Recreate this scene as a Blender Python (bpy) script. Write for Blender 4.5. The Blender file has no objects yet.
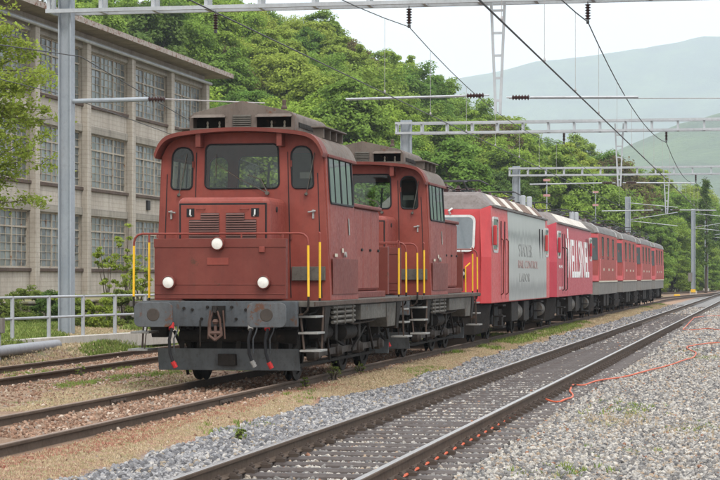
import bpy, math, random
import numpy as np
from mathutils import Vector, Matrix
from mathutils.geometry import tessellate_polygon
R = math.radians
sc = bpy.context.scene
COL = sc.collection

# ------------------------------------------------------------------ camera, sky, sun, exposure
# world: X across the tracks (right +), Y along the tracks, Z above the main line's rail heads
cam_d = bpy.data.cameras.new('camera')
cam = bpy.data.objects.new('camera', cam_d); COL.objects.link(cam)
cam.location = (0, 0, 1.657)
cam.rotation_euler = (R(90), 0, math.atan(408/2100))
cam_d.sensor_width = 36; cam_d.lens = 105
cam_d.shift_y = 37/720
cam_d.clip_start = 0.5; cam_d.clip_end = 20000
sc.camera = cam

SUN_EL, SUN_AZ = R(52), R(150)          # azimuth clockwise from +Y: behind the camera, right
world = bpy.data.worlds.new('World'); sc.world = world; world.use_nodes = True
wt = world.node_tree; wt.nodes.clear()
w_out = wt.nodes.new('ShaderNodeOutputWorld')
sky = wt.nodes.new('ShaderNodeTexSky'); sky.sky_type = 'NISHITA'; sky.sun_disc = False
sky.sun_elevation = SUN_EL; sky.sun_rotation = SUN_AZ
sky.air_density = 1.5; sky.dust_density = 5.0
b1 = wt.nodes.new('ShaderNodeBackground'); b1.inputs['Strength'].default_value = 0.05
wt.links.new(sky.outputs[0], b1.inputs['Color'])
# an overcast cloud deck over the blue sky: even cloud white, brighter overhead as overcast skies are
tc = wt.nodes.new('ShaderNodeTexCoord'); sp = wt.nodes.new('ShaderNodeSeparateXYZ')
wt.links.new(tc.outputs['Generated'], sp.inputs[0])
mr = wt.nodes.new('ShaderNodeMapRange'); mr.inputs['From Min'].default_value = 0.0; mr.inputs['From Max'].default_value = 1.0
mr.inputs['To Min'].default_value = 1.06; mr.inputs['To Max'].default_value = 2.5
wt.links.new(sp.outputs['Z'], mr.inputs['Value'])
b2 = wt.nodes.new('ShaderNodeBackground')
wn = wt.nodes.new('ShaderNodeTexNoise'); wn.inputs['Scale'].default_value = 2.2; wn.inputs['Detail'].default_value = 5
wmp = wt.nodes.new('ShaderNodeMapping'); wmp.inputs['Scale'].default_value = (1,1,3.5); wt.links.new(tc.outputs['Generated'], wmp.inputs[0]); wt.links.new(wmp.outputs[0], wn.inputs['Vector'])
wr = wt.nodes.new('ShaderNodeValToRGB'); wr.color_ramp.elements[0].position = .35; wr.color_ramp.elements[0].color = (.87,.895,.93,1); wr.color_ramp.elements[1].position = .62; wr.color_ramp.elements[1].color = (.99,.995,1,1)
wt.links.new(wn.outputs['Fac'], wr.inputs[0]); wt.links.new(wr.outputs[0], b2.inputs['Color'])
wt.links.new(mr.outputs[0], b2.inputs['Strength'])
ad = wt.nodes.new('ShaderNodeAddShader')
wt.links.new(b1.outputs[0], ad.inputs[0]); wt.links.new(b2.outputs[0], ad.inputs[1])
wt.links.new(ad.outputs[0], w_out.inputs['Surface'])

sun_d = bpy.data.lights.new('sun', 'SUN'); sun_d.energy = 1.5; sun_d.angle = R(12); sun_d.color = (1.0, 0.95, 0.87)
sun = bpy.data.objects.new('sun', sun_d); COL.objects.link(sun)
sdir = Vector((math.sin(SUN_AZ)*math.cos(SUN_EL), math.cos(SUN_AZ)*math.cos(SUN_EL), math.sin(SUN_EL)))
sun.rotation_euler = sdir.to_track_quat('Z', 'Y').to_euler()
sun.location = (20, -20, 60)
vs = sc.view_settings
vs.view_transform = 'Standard'; vs.look = 'None'; vs.exposure = 0.0; vs.gamma = 1.0; vs.use_curve_mapping = False
sc.cycles.max_bounces = 8; sc.cycles.transparent_max_bounces = 12; sc.cycles.volume_bounces = 1

# ------------------------------------------------------------------ helpers
rnd = random.Random(7)
class MB:
    def __init__(self): self.v = []; self.f = []
    def add(self, vs_, fs):
        o = len(self.v); self.v += [tuple(p) for p in vs_]; self.f += [tuple(i+o for i in f) for f in fs]; return self
    def box(self, x0, x1, y0, y1, z0, z1):
        return self.add([(x0,y0,z0),(x1,y0,z0),(x1,y1,z0),(x0,y1,z0),(x0,y0,z1),(x1,y0,z1),(x1,y1,z1),(x0,y1,z1)],
                        [(0,3,2,1),(4,5,6,7),(0,1,5,4),(1,2,6,5),(2,3,7,6),(3,0,4,7)])
    def hexa(self, p):        # 8 points, bottom ring then top ring
        return self.add(p, [(0,3,2,1),(4,5,6,7),(0,1,5,4),(1,2,6,5),(2,3,7,6),(3,0,4,7)])
    def tube(self, path, r, n=8, closed=False):
        P = [Vector(p) for p in path]; m = len(P); rings = []
        rr = r if isinstance(r, (list, tuple)) else [r]*m
        t0 = (P[1]-P[0]).normalized()
        a = Vector((0,0,1)) if abs(t0.z) < .9 else Vector((1,0,0))
        u = t0.cross(a).normalized()
        for i in range(m):
            if closed: t = P[(i+1) % m]-P[i-1]
            else: t = P[min(i+1,m-1)]-P[max(i-1,0)]
            t.normalize()
            u = (u - t*u.dot(t))
            if u.length < 1e-6: u = t.orthogonal()
            u.normalize(); w = t.cross(u)
            rings.append([P[i]+(u*math.cos(2*math.pi*k/n)+w*math.sin(2*math.pi*k/n))*rr[i] for k in range(n)])
        vs_ = [p for r_ in rings for p in r_]; fs = []
        for i in range(m if closed else m-1):
            j = (i+1) % m
            for k in range(n):
                fs.append((i*n+k, i*n+(k+1) % n, j*n+(k+1) % n, j*n+k))
        if not closed:
            fs.append(tuple(range(n-1,-1,-1))); fs.append(tuple((m-1)*n+k for k in range(n)))
        return self.add(vs_, fs)
    def cyl(self, a, b, r, n=16): return self.tube([a, b], r, n)
    def bar(self, a, b, w, h):      # rectangular bar from a to b
        a = Vector(a); b = Vector(b); t = (b-a).normalized()
        u = t.cross(Vector((0,0,1)))
        if u.length < 1e-4: u = Vector((1,0,0))
        u.normalize(); k = u.cross(t); u = u*w/2; k = k*h/2
        return self.hexa([a-u-k,a+u-k,b+u-k,b-u-k,a-u+k,a+u+k,b+u+k,b-u+k])
    def prism(self, poly, axis, a, b):   # polygon in the plane across axis
        f = {'x': lambda p, t: (t,p[0],p[1]), 'y': lambda p, t: (p[0],t,p[1]), 'z': lambda p, t: (p[0],p[1],t)}[axis]
        n = len(poly)
        vs_ = [f(p,a) for p in poly]+[f(p,b) for p in poly]
        fs = [(i,(i+1) % n,n+(i+1) % n,n+i) for i in range(n)]
        fs += [tuple(range(n-1,-1,-1)), tuple(range(n,2*n))]
        return self.add(vs_, fs)
    def lathe(self, prof, c, axis='x', n=24):   # prof: (offset along axis, radius)
        rings = []
        for (t, r) in prof:
            ring = []
            for k in range(n):
                a = 2*math.pi*k/n; ca, sa = math.cos(a)*r, math.sin(a)*r
                ring.append({'x': (c[0]+t,c[1]+ca,c[2]+sa), 'y': (c[0]+ca,c[1]+t,c[2]+sa), 'z': (c[0]+ca,c[1]+sa,c[2]+t)}[axis])
            rings.append(ring)
        vs_ = [p for r_ in rings for p in r_]; m = len(prof)
        fs = [(i*n+k, i*n+(k+1) % n, (i+1)*n+(k+1) % n, (i+1)*n+k) for i in range(m-1) for k in range(n)]
        fs += [tuple(range(n-1,-1,-1)), tuple((m-1)*n+k for k in range(n))]
        return self.add(vs_, fs)
    def panel(self, outer, holes, axis, a, b):   # flat panel with openings, thickness from a to b along axis
        f = {'x': lambda p, t: (t,p[0],p[1]), 'y': lambda p, t: (p[0],t,p[1])}[axis]
        loops = [outer]+list(holes)
        tris = tessellate_polygon([[Vector((p[0],p[1],0)) for p in l] for l in loops])
        flat = [p for l in loops for p in l]; n = len(flat)
        vs_ = [f(p,a) for p in flat]+[f(p,b) for p in flat]
        fs = [tuple(t) for t in tris]+[tuple(i+n for i in reversed(t)) for t in tris]
        o = 0
        for l in loops:
            m = len(l)
            fs += [(o+i, o+(i+1) % m, n+o+(i+1) % m, n+o+i) for i in range(m)]
            o += m
        return self.add(vs_, fs)
    def loft(self, rings, cap=True, closed=True):
        n = len(rings[0]); vs_ = [p for r_ in rings for p in r_]; fs = []
        for i in range(len(rings)-1):
            for k in range(n if closed else n-1):
                fs.append((i*n+k, i*n+(k+1) % n, (i+1)*n+(k+1) % n, (i+1)*n+k))
        if cap: fs += [tuple(range(n-1,-1,-1)), tuple((len(rings)-1)*n+k for k in range(n))]
        return self.add(vs_, fs)
    def warp(self, fn): self.v = [fn(p) for p in self.v]; return self
    def mesh(self, name, mat):
        me = bpy.data.meshes.new(name); me.from_pydata(self.v, [], self.f)
        import bmesh
        bm = bmesh.new(); bm.from_mesh(me); bmesh.ops.recalc_face_normals(bm, faces=bm.faces); bm.to_mesh(me); bm.free()
        for m in (mat if isinstance(mat, (list, tuple)) else [mat]): me.materials.append(m)
        return me
    def build(self, name, mat, parent=None, bevel=0.0, smooth=False, loc=None, seg=2):
        me = self.mesh(name, mat)
        o = bpy.data.objects.new(name, me); COL.objects.link(o)
        if parent is not None: o.parent = parent
        if loc is not None: o.location = loc
        if smooth:
            me.polygons.foreach_set('use_smooth', [True]*len(me.polygons))
            try: me.set_sharp_from_angle(angle=R(40))
            except Exception: pass
        if bevel:
            b = o.modifiers.new('bevel', 'BEVEL'); b.width = bevel; b.segments = seg; b.limit_method = 'ANGLE'; b.angle_limit = R(40)
            b.harden_normals = False
        return o
def empty(name, loc=(0,0,0), rz=0.0):
    o = bpy.data.objects.new(name, None); COL.objects.link(o); o.location = loc; o.rotation_euler = (0,0,rz); o.empty_display_size = .3; return o
def tag(o, label=None, cat=None, group=None, kind=None):
    if label: o['label'] = label
    if cat: o['category'] = cat
    if group: o['group'] = group
    if kind: o['kind'] = kind
    return o
def copy_tree(o, parent=None):
    c = o.copy(); COL.objects.link(c); c.parent = parent
    for ch in list(o.children): copy_tree(ch, c)
    return c
def inst(o, parent, loc=None, rot=None):
    c = o.copy(); COL.objects.link(c); c.parent = parent
    if loc is not None: c.location = loc
    if rot is not None: c.rotation_euler = rot
    return c
def rrect(cx, cz, w, h, r, n=4, rt=None):
    out = []
    for (sx, sz, a0, rr) in ((1,1,0,rt or r),(-1,1,90,rt or r),(-1,-1,180,r),(1,-1,270,r)):
        rr = min(rr, w/2-1e-4, h/2-1e-4)
        for k in range(n+1):
            a = R(a0+90*k/n)
            out.append((cx+sx*(w/2-rr)+math.cos(a)*rr, cz+sz*(h/2-rr)+math.sin(a)*rr))
    return out
def arc(c, r, a0, a1, n, fn):
    return [fn(c[0]+r*math.cos(R(a0+(a1-a0)*k/n)), c[1]+r*math.sin(R(a0+(a1-a0)*k/n))) for k in range(n+1)]

# ------------------------------------------------------------------ materials
class NT:
    def __init__(self, name):
        self.m = bpy.data.materials.new(name); self.m.use_nodes = True; self.t = self.m.node_tree
        self.b = self.t.nodes['Principled BSDF']; self.out = self.t.nodes['Material Output']
    def n(self, typ, ins=None, **props):
        nd = self.t.nodes.new('ShaderNode'+typ)
        for k, v in props.items(): setattr(nd, k, v)
        for k, v in (ins or {}).items():
            s = nd.inputs[k]
            if hasattr(v, 'is_output'): self.t.links.new(v, s)
            else: s.default_value = v
        return nd
    def link(self, a, b): self.t.links.new(a, b)
    def co(self, kind='Object', scale=(1,1,1), loc=(0,0,0)):
        t = self.n('TexCoord'); mp = self.n('Mapping', {'Vector': t.outputs[kind], 'Scale': scale, 'Location': loc}); return mp.outputs[0]
    def noise(self, vec, scale, detail=4, rough=.6):
        return self.n('TexNoise', {'Vector': vec, 'Scale': scale, 'Detail': detail, 'Roughness': rough}).outputs['Fac']
    def ramp(self, fac, stops, interp='LINEAR'):
        r = self.n('ValToRGB', {'Fac': fac}); e = r.color_ramp.elements; r.color_ramp.interpolation = interp
        while len(e) < len(stops): e.new(0.5)
        for el, (p, c) in zip(e, stops):
            el.position = p; el.color = (c[0],c[1],c[2],1) if hasattr(c, '__len__') else (c,c,c,1)
        return r.outputs['Color']
    def mix(self, fac, a, b, mode='MIX'):
        nd = self.n('Mix', data_type='RGBA', blend_type=mode)
        for i, v in ((0,fac),(6,a),(7,b)):
            s = nd.inputs[i]
            if hasattr(v, 'is_output'): self.t.links.new(v, s)
            else: s.default_value = (v[0],v[1],v[2],1) if hasattr(v, '__len__') else v
        return nd.outputs[2]
    def math(self, op, a, b=None):
        nd = self.n('Math', operation=op)
        for i, v in ((0,a),(1,b)):
            if v is None: continue
            if hasattr(v, 'is_output'): self.t.links.new(v, nd.inputs[i])
            else: nd.inputs[i].default_value = v
        return nd.outputs[0]
    def bump(self, h, strength=.3, dist=.02):
        b = self.n('Bump', {'Height': h, 'Strength': strength, 'Distance': dist}); self.link(b.outputs[0], self.b.inputs['Normal'])
    def fin(self, color=None, rough=None, metal=None, spec=None):
        for k, v in (('Base Color',color),('Roughness',rough),('Metallic',metal),('Specular IOR Level',spec)):
            if v is None: continue
            s = self.b.inputs[k]
            if hasattr(v, 'is_output'): self.link(v, s)
            else: s.default_value = (v[0],v[1],v[2],1) if hasattr(v, '__len__') else v
        return self.m

def paint(name, base, fade=None, dirt=(.05,.04,.035), dirt_amt=.45, rust=None, rust_amt=.0, rough=.5, scale=1.0, metal=0.0, streak=True, bump=.12, streak_amt=1.0, spec=.16, chips=None, fine=.8):
    t = NT(name); co = t.co()
    fade = fade or tuple(min(1, c*1.35+.02) for c in base)
    big = t.noise(co, 1.3*scale, 5, .65)
    c = t.mix(t.ramp(big, [(.38,0),(.66,1)]), base, fade)
    if streak:
        st = t.noise(t.co(scale=(4.5*scale,4.5*scale,.5*scale)), 1.6, 5, .7)
        c = t.mix(t.math('MULTIPLY', t.ramp(st, [(.46,0),(.8,1)]), dirt_amt*streak_amt), c, dirt)
    sp_ = t.noise(co, 14*scale, 6, .75)
    c = t.mix(t.math('MULTIPLY', t.ramp(sp_, [(.52,0),(.72,1)]), dirt_amt*fine), c, dirt)
    if rust:
        rn = t.noise(t.co(loc=(3.1,7.7,1.3)), 3.2*scale, 8, .72)
        c = t.mix(t.ramp(rn, [(.60-rust_amt,0),(.66-rust_amt,1)]), c, rust)
    if chips:
        cn = t.noise(t.co(loc=(1.7,2.9,5.1)), 11*scale, 4, .8); c = t.mix(t.ramp(cn, [(.70,0),(.72,1)]), c, chips)
    t.bump(t.math('ADD', t.math('MULTIPLY', sp_, .35), t.math('MULTIPLY', t.noise(co, 1.7*scale, 3, .5), 2.2)), bump, .02)
    return t.fin(c, t.ramp(sp_, [(.3,rough-.1),(.7,min(1,rough+.2))]), metal, spec)
def plain(name, col, rough=.5, metal=0.0, spec=None):
    t = NT(name); co = t.co(); nz = t.noise(co, 9, 5, .7)
    c = t.mix(t.ramp(nz, [(.35,0),(.75,1)]), col, tuple(x*.72 for x in col)); return t.fin(c, rough, metal, .2 if spec is None else spec)
def glass(name, tint=(.62,.70,.66), refl=(.9,.95,.95)):
    t = NT(name); t.t.nodes.remove(t.b)
    tr = t.n('BsdfTransparent', {'Color': (*tint,1)}); gl = t.n('BsdfGlossy', {'Color': (*refl,1), 'Roughness': .03})
    lw = t.n('Fresnel', {'IOR': 1.42}); f = t.math('ADD', lw.outputs[0], .02)
    mx = t.n('MixShader', {'Fac': f}); t.link(tr.outputs[0], mx.inputs[1]); t.link(gl.outputs[0], mx.inputs[2]); t.link(mx.outputs[0], t.out.inputs['Surface'])
    return t.m
M = {}
M['red'] = paint('old_red_paint', (.190,.034,.024), (.238,.053,.037), (.050,.024,.020), .5, (.085,.035,.022), -.035, .5, streak_amt=.7, spec=.34, chips=(.10,.05,.035), fine=.3)
M['red2'] = paint('old_red_paint_dull', (.128,.026,.019), (.162,.040,.029), (.040,.022,.018), .5, (.08,.033,.02), -.025, .55, streak_amt=.6, spec=.3, chips=(.09,.045,.032), fine=.3)
M['roof'] = paint('dirty_roof_paint', (.125,.102,.087), (.165,.140,.120), (.05,.037,.031), .6, (.13,.055,.03), .02, .65)
M['frame'] = paint('grey_frame_paint', (.068,.077,.085), (.095,.104,.111), (.032,.027,.023), .65, (.085,.045,.028), -.01, .6)
M['frame_lt'] = paint('light_grey_frame_paint', (.085,.080,.070), (.130,.122,.106), (.035,.027,.021), .8, (.10,.055,.034), .01, .65)
M['under'] = paint('grimy_running_gear', (.014,.012,.0105), (.028,.023,.019), (.008,.007,.006), .6, (.07,.04,.026), .0, .7)
M['steel_worn'] = paint('worn_step_steel', (.24,.24,.23), (.32,.32,.30), (.10,.08,.065), .6, None, 0, .6)
M['yellow'] = paint('yellow_paint', (.72,.42,.025), (.76,.48,.05), (.15,.09,.04), .3, None, 0, .45, streak=False)
M['hosered'] = plain('red_hose_fitting', (.45,.03,.03), .5)
M['rubber'] = plain('black_rubber', (.018,.018,.02), .6)
M['lampwhite'] = plain('white_lamp_lens', (.74,.73,.68), .18)
M['glass'] = glass('cab_glass', (.68,.74,.70))
M['glass_dk'] = glass('dark_glass', (.22,.25,.25))
M['inside'] = plain('cab_interior', (.09,.10,.095), .7)
M['inside_lt'] = plain('cab_interior_grey', (.17,.18,.17), .7)
M['handle'] = paint('worn_handle_metal', (.26,.25,.24), (.32,.31,.30), (.1,.09,.08), .5, None, 0, .5)
M['plough'] = paint('plough_grey_paint', (.092,.104,.112), (.125,.136,.143), (.045,.038,.032), .6, (.09,.05,.032), -.03, .6)
M['alu'] = paint('aluminium_trim', (.50,.50,.48), (.55,.55,.53), (.2,.18,.15), .4, None, 0, .4, metal=.4)
M['bred'] = paint('bright_red_paint', (.46,.036,.040), (.50,.052,.052), (.22,.05,.045), .28, None, 0, .35, spec=.4)
M['bred2'] = paint('crimson_paint', (.36,.026,.045), (.40,.045,.06), (.17,.045,.045), .30, None, 0, .4, spec=.35)
M['salmon'] = paint('faded_red_paint', (.285,.044,.034), (.325,.062,.048), (.12,.038,.03), .45, None, 0, .5)
M['silver'] = paint('silver_film', (.40,.40,.38), (.48,.48,.46), (.22,.21,.20), .45, None, 0, .3, metal=.2)
M['silver_dk'] = paint('dark_silver_film', (.20,.20,.20), (.27,.27,.26), (.12,.11,.11), .5, None, 0, .35, metal=.2)
M['roofgrey'] = paint('grey_brown_roof', (.15,.128,.118), (.20,.175,.165), (.075,.055,.045), .6, None, 0, .5)
M['roofsilver'] = paint('silver_grey_roof', (.095,.088,.082), (.135,.128,.12), (.12,.09,.07), .6, None, 0, .5)
M['grille_lt'] = paint('pale_vent', (.48,.45,.40), (.56,.53,.48), (.25,.20,.15), .5, None, 0, .6)
M['grille_br'] = paint('brown_vent', (.15,.10,.075), (.19,.13,.10), (.08,.055,.04), .6, None, 0, .7)
M['skirt'] = paint('grey_skirt', (.155,.145,.13), (.20,.188,.17), (.10,.08,.065), .6, None, 0, .6)
M['cream'] = plain('cream_line', (.55,.50,.40), .5)
M['white'] = plain('white_lettering', (.78,.77,.75), .5)
M['insul'] = plain('brown_porcelain', (.06,.032,.03), .3)
M['galv'] = paint('galvanised_steel', (.36,.38,.40), (.45,.47,.49), (.22,.21,.20), .35, None, 0, .5, metal=.3, scale=.7)
M['pole'] = paint('blue_grey_mast_paint', (.27,.305,.34), (.34,.37,.40), (.16,.16,.16), .35, None, 0, .5, scale=.6)
M['wire'] = plain('dark_wire', (.05,.05,.052), .5)
M['wire_lt'] = plain('pale_wire', (.40,.38,.38), .5)
M['railside'] = paint('rusty_rail', (.070,.049,.036), (.095,.068,.050), (.036,.025,.018), .5, (.10,.055,.034), -.02, .7, streak=False)
M['railtop'] = plain('polished_rail', (.40,.385,.37), .34, .7)
M['railtop_r'] = paint('dull_rail_head', (.17,.125,.10), (.22,.165,.13), (.09,.06,.045), .5, None, 0, .6, streak=False)
M['sleeper'] = paint('steel_sleeper', (.060,.050,.047), (.092,.078,.072), (.038,.028,.023), .5, (.08,.05,.036), .0, .6, streak=False)
M['clip'] = paint('rail_clip_steel', (.055,.042,.036), (.08,.062,.05), (.03,.022,.018), .5, None, 0, .7, streak=False)
M['orange'] = plain('orange_cable_sheath', (.58,.12,.055), .5)
M['kerb'] = paint('kerb_concrete', (.42,.40,.36), (.50,.48,.44), (.22,.19,.15), .5, None, 0, .9)
M['pinkboard'] = plain('red_white_board', (.50,.27,.26), .6)
M['greypipe'] = plain('grey_plastic_pipe', (.27,.28,.30), .5)
# ------------------------------------------------------------------ ground
MAIN, SIDE = -4.05, -8.2            # track centre lines
SIDE_Z, THIRD_Z = .0, -.03
def third_x(y): return -13.42-.022*(y-40)
rs = np.random.RandomState(3)
_k = rs.uniform(-1, 1, (14, 2))*np.array([[1.3,1.0]])*np.linspace(.25, 3.2, 14)[:, None]
_p = rs.uniform(0, 6.28, 14)
def wob(x, y):
    s = 0
    for i in range(14): s = s+np.sin(_k[i,0]*x+_k[i,1]*y+_p[i])/(1+.5*i)
    return s/3.0
def gz(x, y):
    x = np.asarray(x, float); y = np.asarray(y, float)
    xp = [-4000,-60,-30,-21.0,-20.2,-18.9,-16.2,-15.0,-14.7,-12.0,-11.4,-9.6,-9.1,-7.3,-7.0,-6.35,-6.0,-1.0,.5,4000]
    zp = [.9,.9,.9,.85,.40,.32,.27,.12,-.15,-.17,-.10,-.10,-.12,-.12,-.11,-.20,-.225,-.225,-.19,-.19]
    z = np.interp(x, xp, zp)
    f = np.clip((y-110)/70, 0, 1); z = z*(1-f)+np.minimum(z, -.2)*f
    return z+.018*wob(x*1.7, y*1.7)*np.where((x > -9.3) & (x < -7), .6, 1)
def axis(parts):
    o = []
    for a, b, s in parts: o += list(np.arange(a, b, s))
    return np.array(o)
gx = axis([(-4000,-300,700),(-300,-60,30),(-60,-21,3),(-21,.6,.12),(.6,4,.5),(4,40,6),(40,300,50),(300,4001,700)])
gy = axis([(-400,-20,60),(-20,14,4),(14,46,.16),(46,100,.6),(100,260,4),(260,600,30),(600,11000,400)])
GX, GY = np.meshgrid(gx, gy); GZ = gz(GX, GY)
nx, ny = len(gx), len(gy)
me = bpy.data.meshes.new('ground')
me.from_pydata(np.stack([GX.ravel(),GY.ravel(),GZ.ravel()],1).tolist(), [], [(j*nx+i,j*nx+i+1,(j+1)*nx+i+1,(j+1)*nx+i) for j in range(ny-1) for i in range(nx-1)])
me.polygons.foreach_set('use_smooth', [True]*len(me.polygons))
ground = bpy.data.objects.new('ground', me); COL.objects.link(ground); tag(ground, kind='structure')
t = NT('ground_soil'); co = t.co(); sx = t.n('SeparateXYZ', {'Vector': co}).outputs[0]
n1 = t.noise(co, .9, 6, .65); n2 = t.noise(co, 7, 6, .7); n3 = t.noise(co, 38, 5, .75); n4 = t.noise(t.co(loc=(9,4,2)), .55, 5, .6)
xj = t.math('ADD', sx, t.math('MULTIPLY', t.math('SUBTRACT', n1, .5), .9))
xj = t.math('ADD', xj, t.math('MULTIPLY', t.math('SUBTRACT', n2, .5), .5))
def band(lo, hi, s=.15):
    a = t.n('MapRange', {'Value': xj, 'From Min': lo-s, 'From Max': lo+s}).outputs[0]
    b = t.n('MapRange', {'Value': xj, 'From Min': hi+s, 'From Max': hi-s}).outputs[0]
    return t.math('MULTIPLY', a, b)
gravel = t.ramp(n3, [(.25,(.085,.083,.085)),(.5,(.20,.195,.19)),(.75,(.38,.365,.34))])
dirt = t.ramp(n3, [(.25,(.10,.066,.046)),(.5,(.23,.155,.108)),(.78,(.38,.28,.205))])
straw = t.ramp(n3, [(.25,(.15,.105,.07)),(.5,(.29,.215,.145)),(.78,(.44,.355,.255))])
pink = t.ramp(n3, [(.25,(.17,.085,.06)),(.6,(.33,.185,.14))])
green = t.ramp(n3, [(.25,(.05,.075,.02)),(.6,(.13,.16,.05))])
straw2 = t.mix(t.ramp(n4, [(.44,0),(.60,1)]), straw, pink)
verge = t.mix(t.ramp(n1, [(.45,0),(.58,1)]), dirt, straw)
verge = t.mix(t.ramp(n4, [(.54,0),(.62,1)]), verge, green)
lawn = t.mix(t.ramp(n1, [(.40,0),(.62,1)]), green, straw)
c = gravel
c = t.mix(band(-7.3,-6.3), c, straw2)
c = t.mix(band(-9.4,-7.2), c, dirt)
c = t.mix(band(-12.2,-9.4), c, verge)
c = t.mix(band(-14.9,-12.2), c, dirt)
c = t.mix(band(-5000,-14.9), c, lawn)
t.bump(n3, .7, .03); me.materials.append(t.fin(c, .95, 0, .08))

# ------------------------------------------------------------------ scatter (stones, grass): points + geometry nodes
def scatter(name, pts, scales, proto_me, label, cat, flat=False):
    m = bpy.data.meshes.new(name); m.from_pydata(pts, [], [])
    a = m.attributes.new('sz', 'FLOAT', 'POINT'); a.data.foreach_set('value', np.asarray(scales, np.float32))
    o = bpy.data.objects.new(name, m); COL.objects.link(o)
    proto = bpy.data.objects.new(name+'_piece', proto_me)
    g = bpy.data.node_groups.new(name, 'GeometryNodeTree')
    g.interface.new_socket('Geometry', in_out='INPUT', socket_type='NodeSocketGeometry')
    g.interface.new_socket('Geometry', in_out='OUTPUT', socket_type='NodeSocketGeometry')
    i = g.nodes.new('NodeGroupInput'); ou = g.nodes.new('NodeGroupOutput')
    ip = g.nodes.new('GeometryNodeInstanceOnPoints'); oi = g.nodes.new('GeometryNodeObjectInfo'); oi.inputs['Object'].default_value = proto
    rv = g.nodes.new('FunctionNodeRandomValue'); rv.data_type = 'FLOAT_VECTOR'
    k = .22 if flat else 6.283
    rv.inputs[0].default_value = (-k if flat else 0, -k if flat else 0, 0); rv.inputs[1].default_value = (k,k,6.283)
    at = g.nodes.new('GeometryNodeInputNamedAttribute'); at.data_type = 'FLOAT'; at.inputs['Name'].default_value = 'sz'
    g.links.new(i.outputs[0], ip.inputs['Points']); g.links.new(oi.outputs['Geometry'], ip.inputs['Instance'])
    g.links.new(rv.outputs[0], ip.inputs['Rotation']); g.links.new(at.outputs[0], ip.inputs['Scale']); g.links.new(ip.outputs[0], ou.inputs[0])
    md = o.modifiers.new('scatter', 'NODES'); md.node_group = g
    return tag(o, label, cat, kind='stuff')
def stone_mesh(name, seed, mat):
    import bmesh
    r = random.Random(seed); bm = bmesh.new(); bmesh.ops.create_icosphere(bm, subdivisions=1, radius=1)
    ax = (1, r.uniform(.65,.95), r.uniform(.5,.75))
    for v in bm.verts:
        k = r.uniform(.75,1.18); v.co = Vector((v.co.x*ax[0]*k, v.co.y*ax[1]*k, v.co.z*ax[2]*k))
    m = bpy.data.meshes.new(name); bm.to_mesh(m); bm.free(); m.materials.append(mat); return m
def stone_mat(name, stops, rough=.9):
    t = NT(name); oi = t.n('ObjectInfo'); nz = t.noise(t.co(), 2.5, 4, .7)
    c = t.ramp(oi.outputs['Random'], stops, 'CONSTANT')
    c = t.mix(t.ramp(nz, [(.35,0),(.7,.55)]), c, (.10,.085,.07)); return t.fin(c, rough, 0, .1)
M['ballast'] = stone_mat('ballast_stone', [(0,(.12,.12,.125)),(.16,(.22,.216,.21)),(.33,(.34,.328,.31)),(.48,(.20,.19,.182)),(.60,(.42,.40,.368)),(.72,(.32,.278,.23)),(.82,(.47,.44,.39)),(.90,(.37,.28,.20)),(.96,(.55,.52,.47)),(.985,(.28,.14,.09))])
M['ballast_new'] = stone_mat('fresh_ballast_stone', [(0,(.12,.123,.135)),(.2,(.20,.205,.22)),(.4,(.28,.28,.29)),(.58,(.17,.17,.18)),(.7,(.36,.355,.355)),(.84,(.44,.42,.395)),(.93,(.31,.26,.20))])
M['brownstone'] = stone_mat('rusty_stone', [(0,(.16,.088,.058)),(.2,(.26,.15,.10)),(.4,(.36,.22,.15)),(.55,(.21,.13,.09)),(.7,(.40,.27,.195)),(.85,(.30,.25,.21)),(.94,(.52,.43,.35))])
def avoid_rails(x, y, pad=.075):
    ok = np.ones(len(x), bool)
    for c in (MAIN, SIDE):
        for s in (-1, 1): ok &= np.abs(x-(c+s*.7525)) > pad
    tx = -13.42-.022*(y-40)
    for s in (-1, 1): ok &= np.abs(x-(tx+s*.7525)) > pad
    return ok
def strew(x0, x1, y0, y1, dens, smin, smax, lift, edge=.25, edge_side=None, over_sleepers=True):
    n = int((x1-x0)*(y1-y0)*dens); x = rs.uniform(x0,x1,n); y = rs.uniform(y0,y1,n)
    ok = avoid_rails(x, y)
    j = .28*wob(y*1.1, x*.3)+.15*wob(y*4.3, x*2)
    if edge_side == 'l': ok &= x > x0+.28+j
    if edge_side == 'r': ok &= x < x1-.28+j
    s = rs.uniform(smin, smax, n)*rs.choice([.7,1,1,1.15,1.35], n)
    if over_sleepers is False:      # keep most stones off the sleeper tops
        ph = np.abs(((y-14.1)/.6) % 1-.5)       # 0 between... .5 on a sleeper
        on = (np.abs(((y-14.1+.3) % .6)-.3) < .10) & (np.abs(x-MAIN) < 1.25)
        ok &= ~(on & (rs.uniform(0,1,n) > .14))
    x, y, s = x[ok], y[ok], s[ok]
    z = gz(x, y)+lift+rs.uniform(-.020,.010,len(x))
    return np.stack([x,y,z],1), s
def stones(name, mat, sets, label, seeds):
    P = np.concatenate([a for a, b in sets]); S = np.concatenate([b for a, b in sets])
    idx = rs.permutation(len(P)); k = len(seeds)
    for q, sd in enumerate(seeds):
        ii = idx[q::k]; scatter(name, P[ii].tolist(), S[ii], stone_mesh(name+'_piece', sd, mat), label, 'ballast')
stones('track_ballast', M['ballast'], [strew(-5.0,.2,14,30,820,.019,.035,.020,over_sleepers=False), strew(-5.0,.2,30,50,400,.025,.042,.018,over_sleepers=False),
       strew(-5.2,.3,50,130,85,.045,.075,.01,over_sleepers=False)],
       'grey and buff crushed stone around the main line rails', (11,12,13))
stones('shoulder_ballast', M['ballast_new'], [strew(-6.55,-4.86,14,34,620,.026,.044,.014,edge_side='l'), strew(-6.55,-4.86,34,60,300,.032,.05,.012,edge_side='l'), strew(-6.5,-4.86,60,140,90,.045,.075,.0,edge_side='l')],
       'dark grey crushed stone shoulder between main line and grass strip', (21,22))
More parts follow.
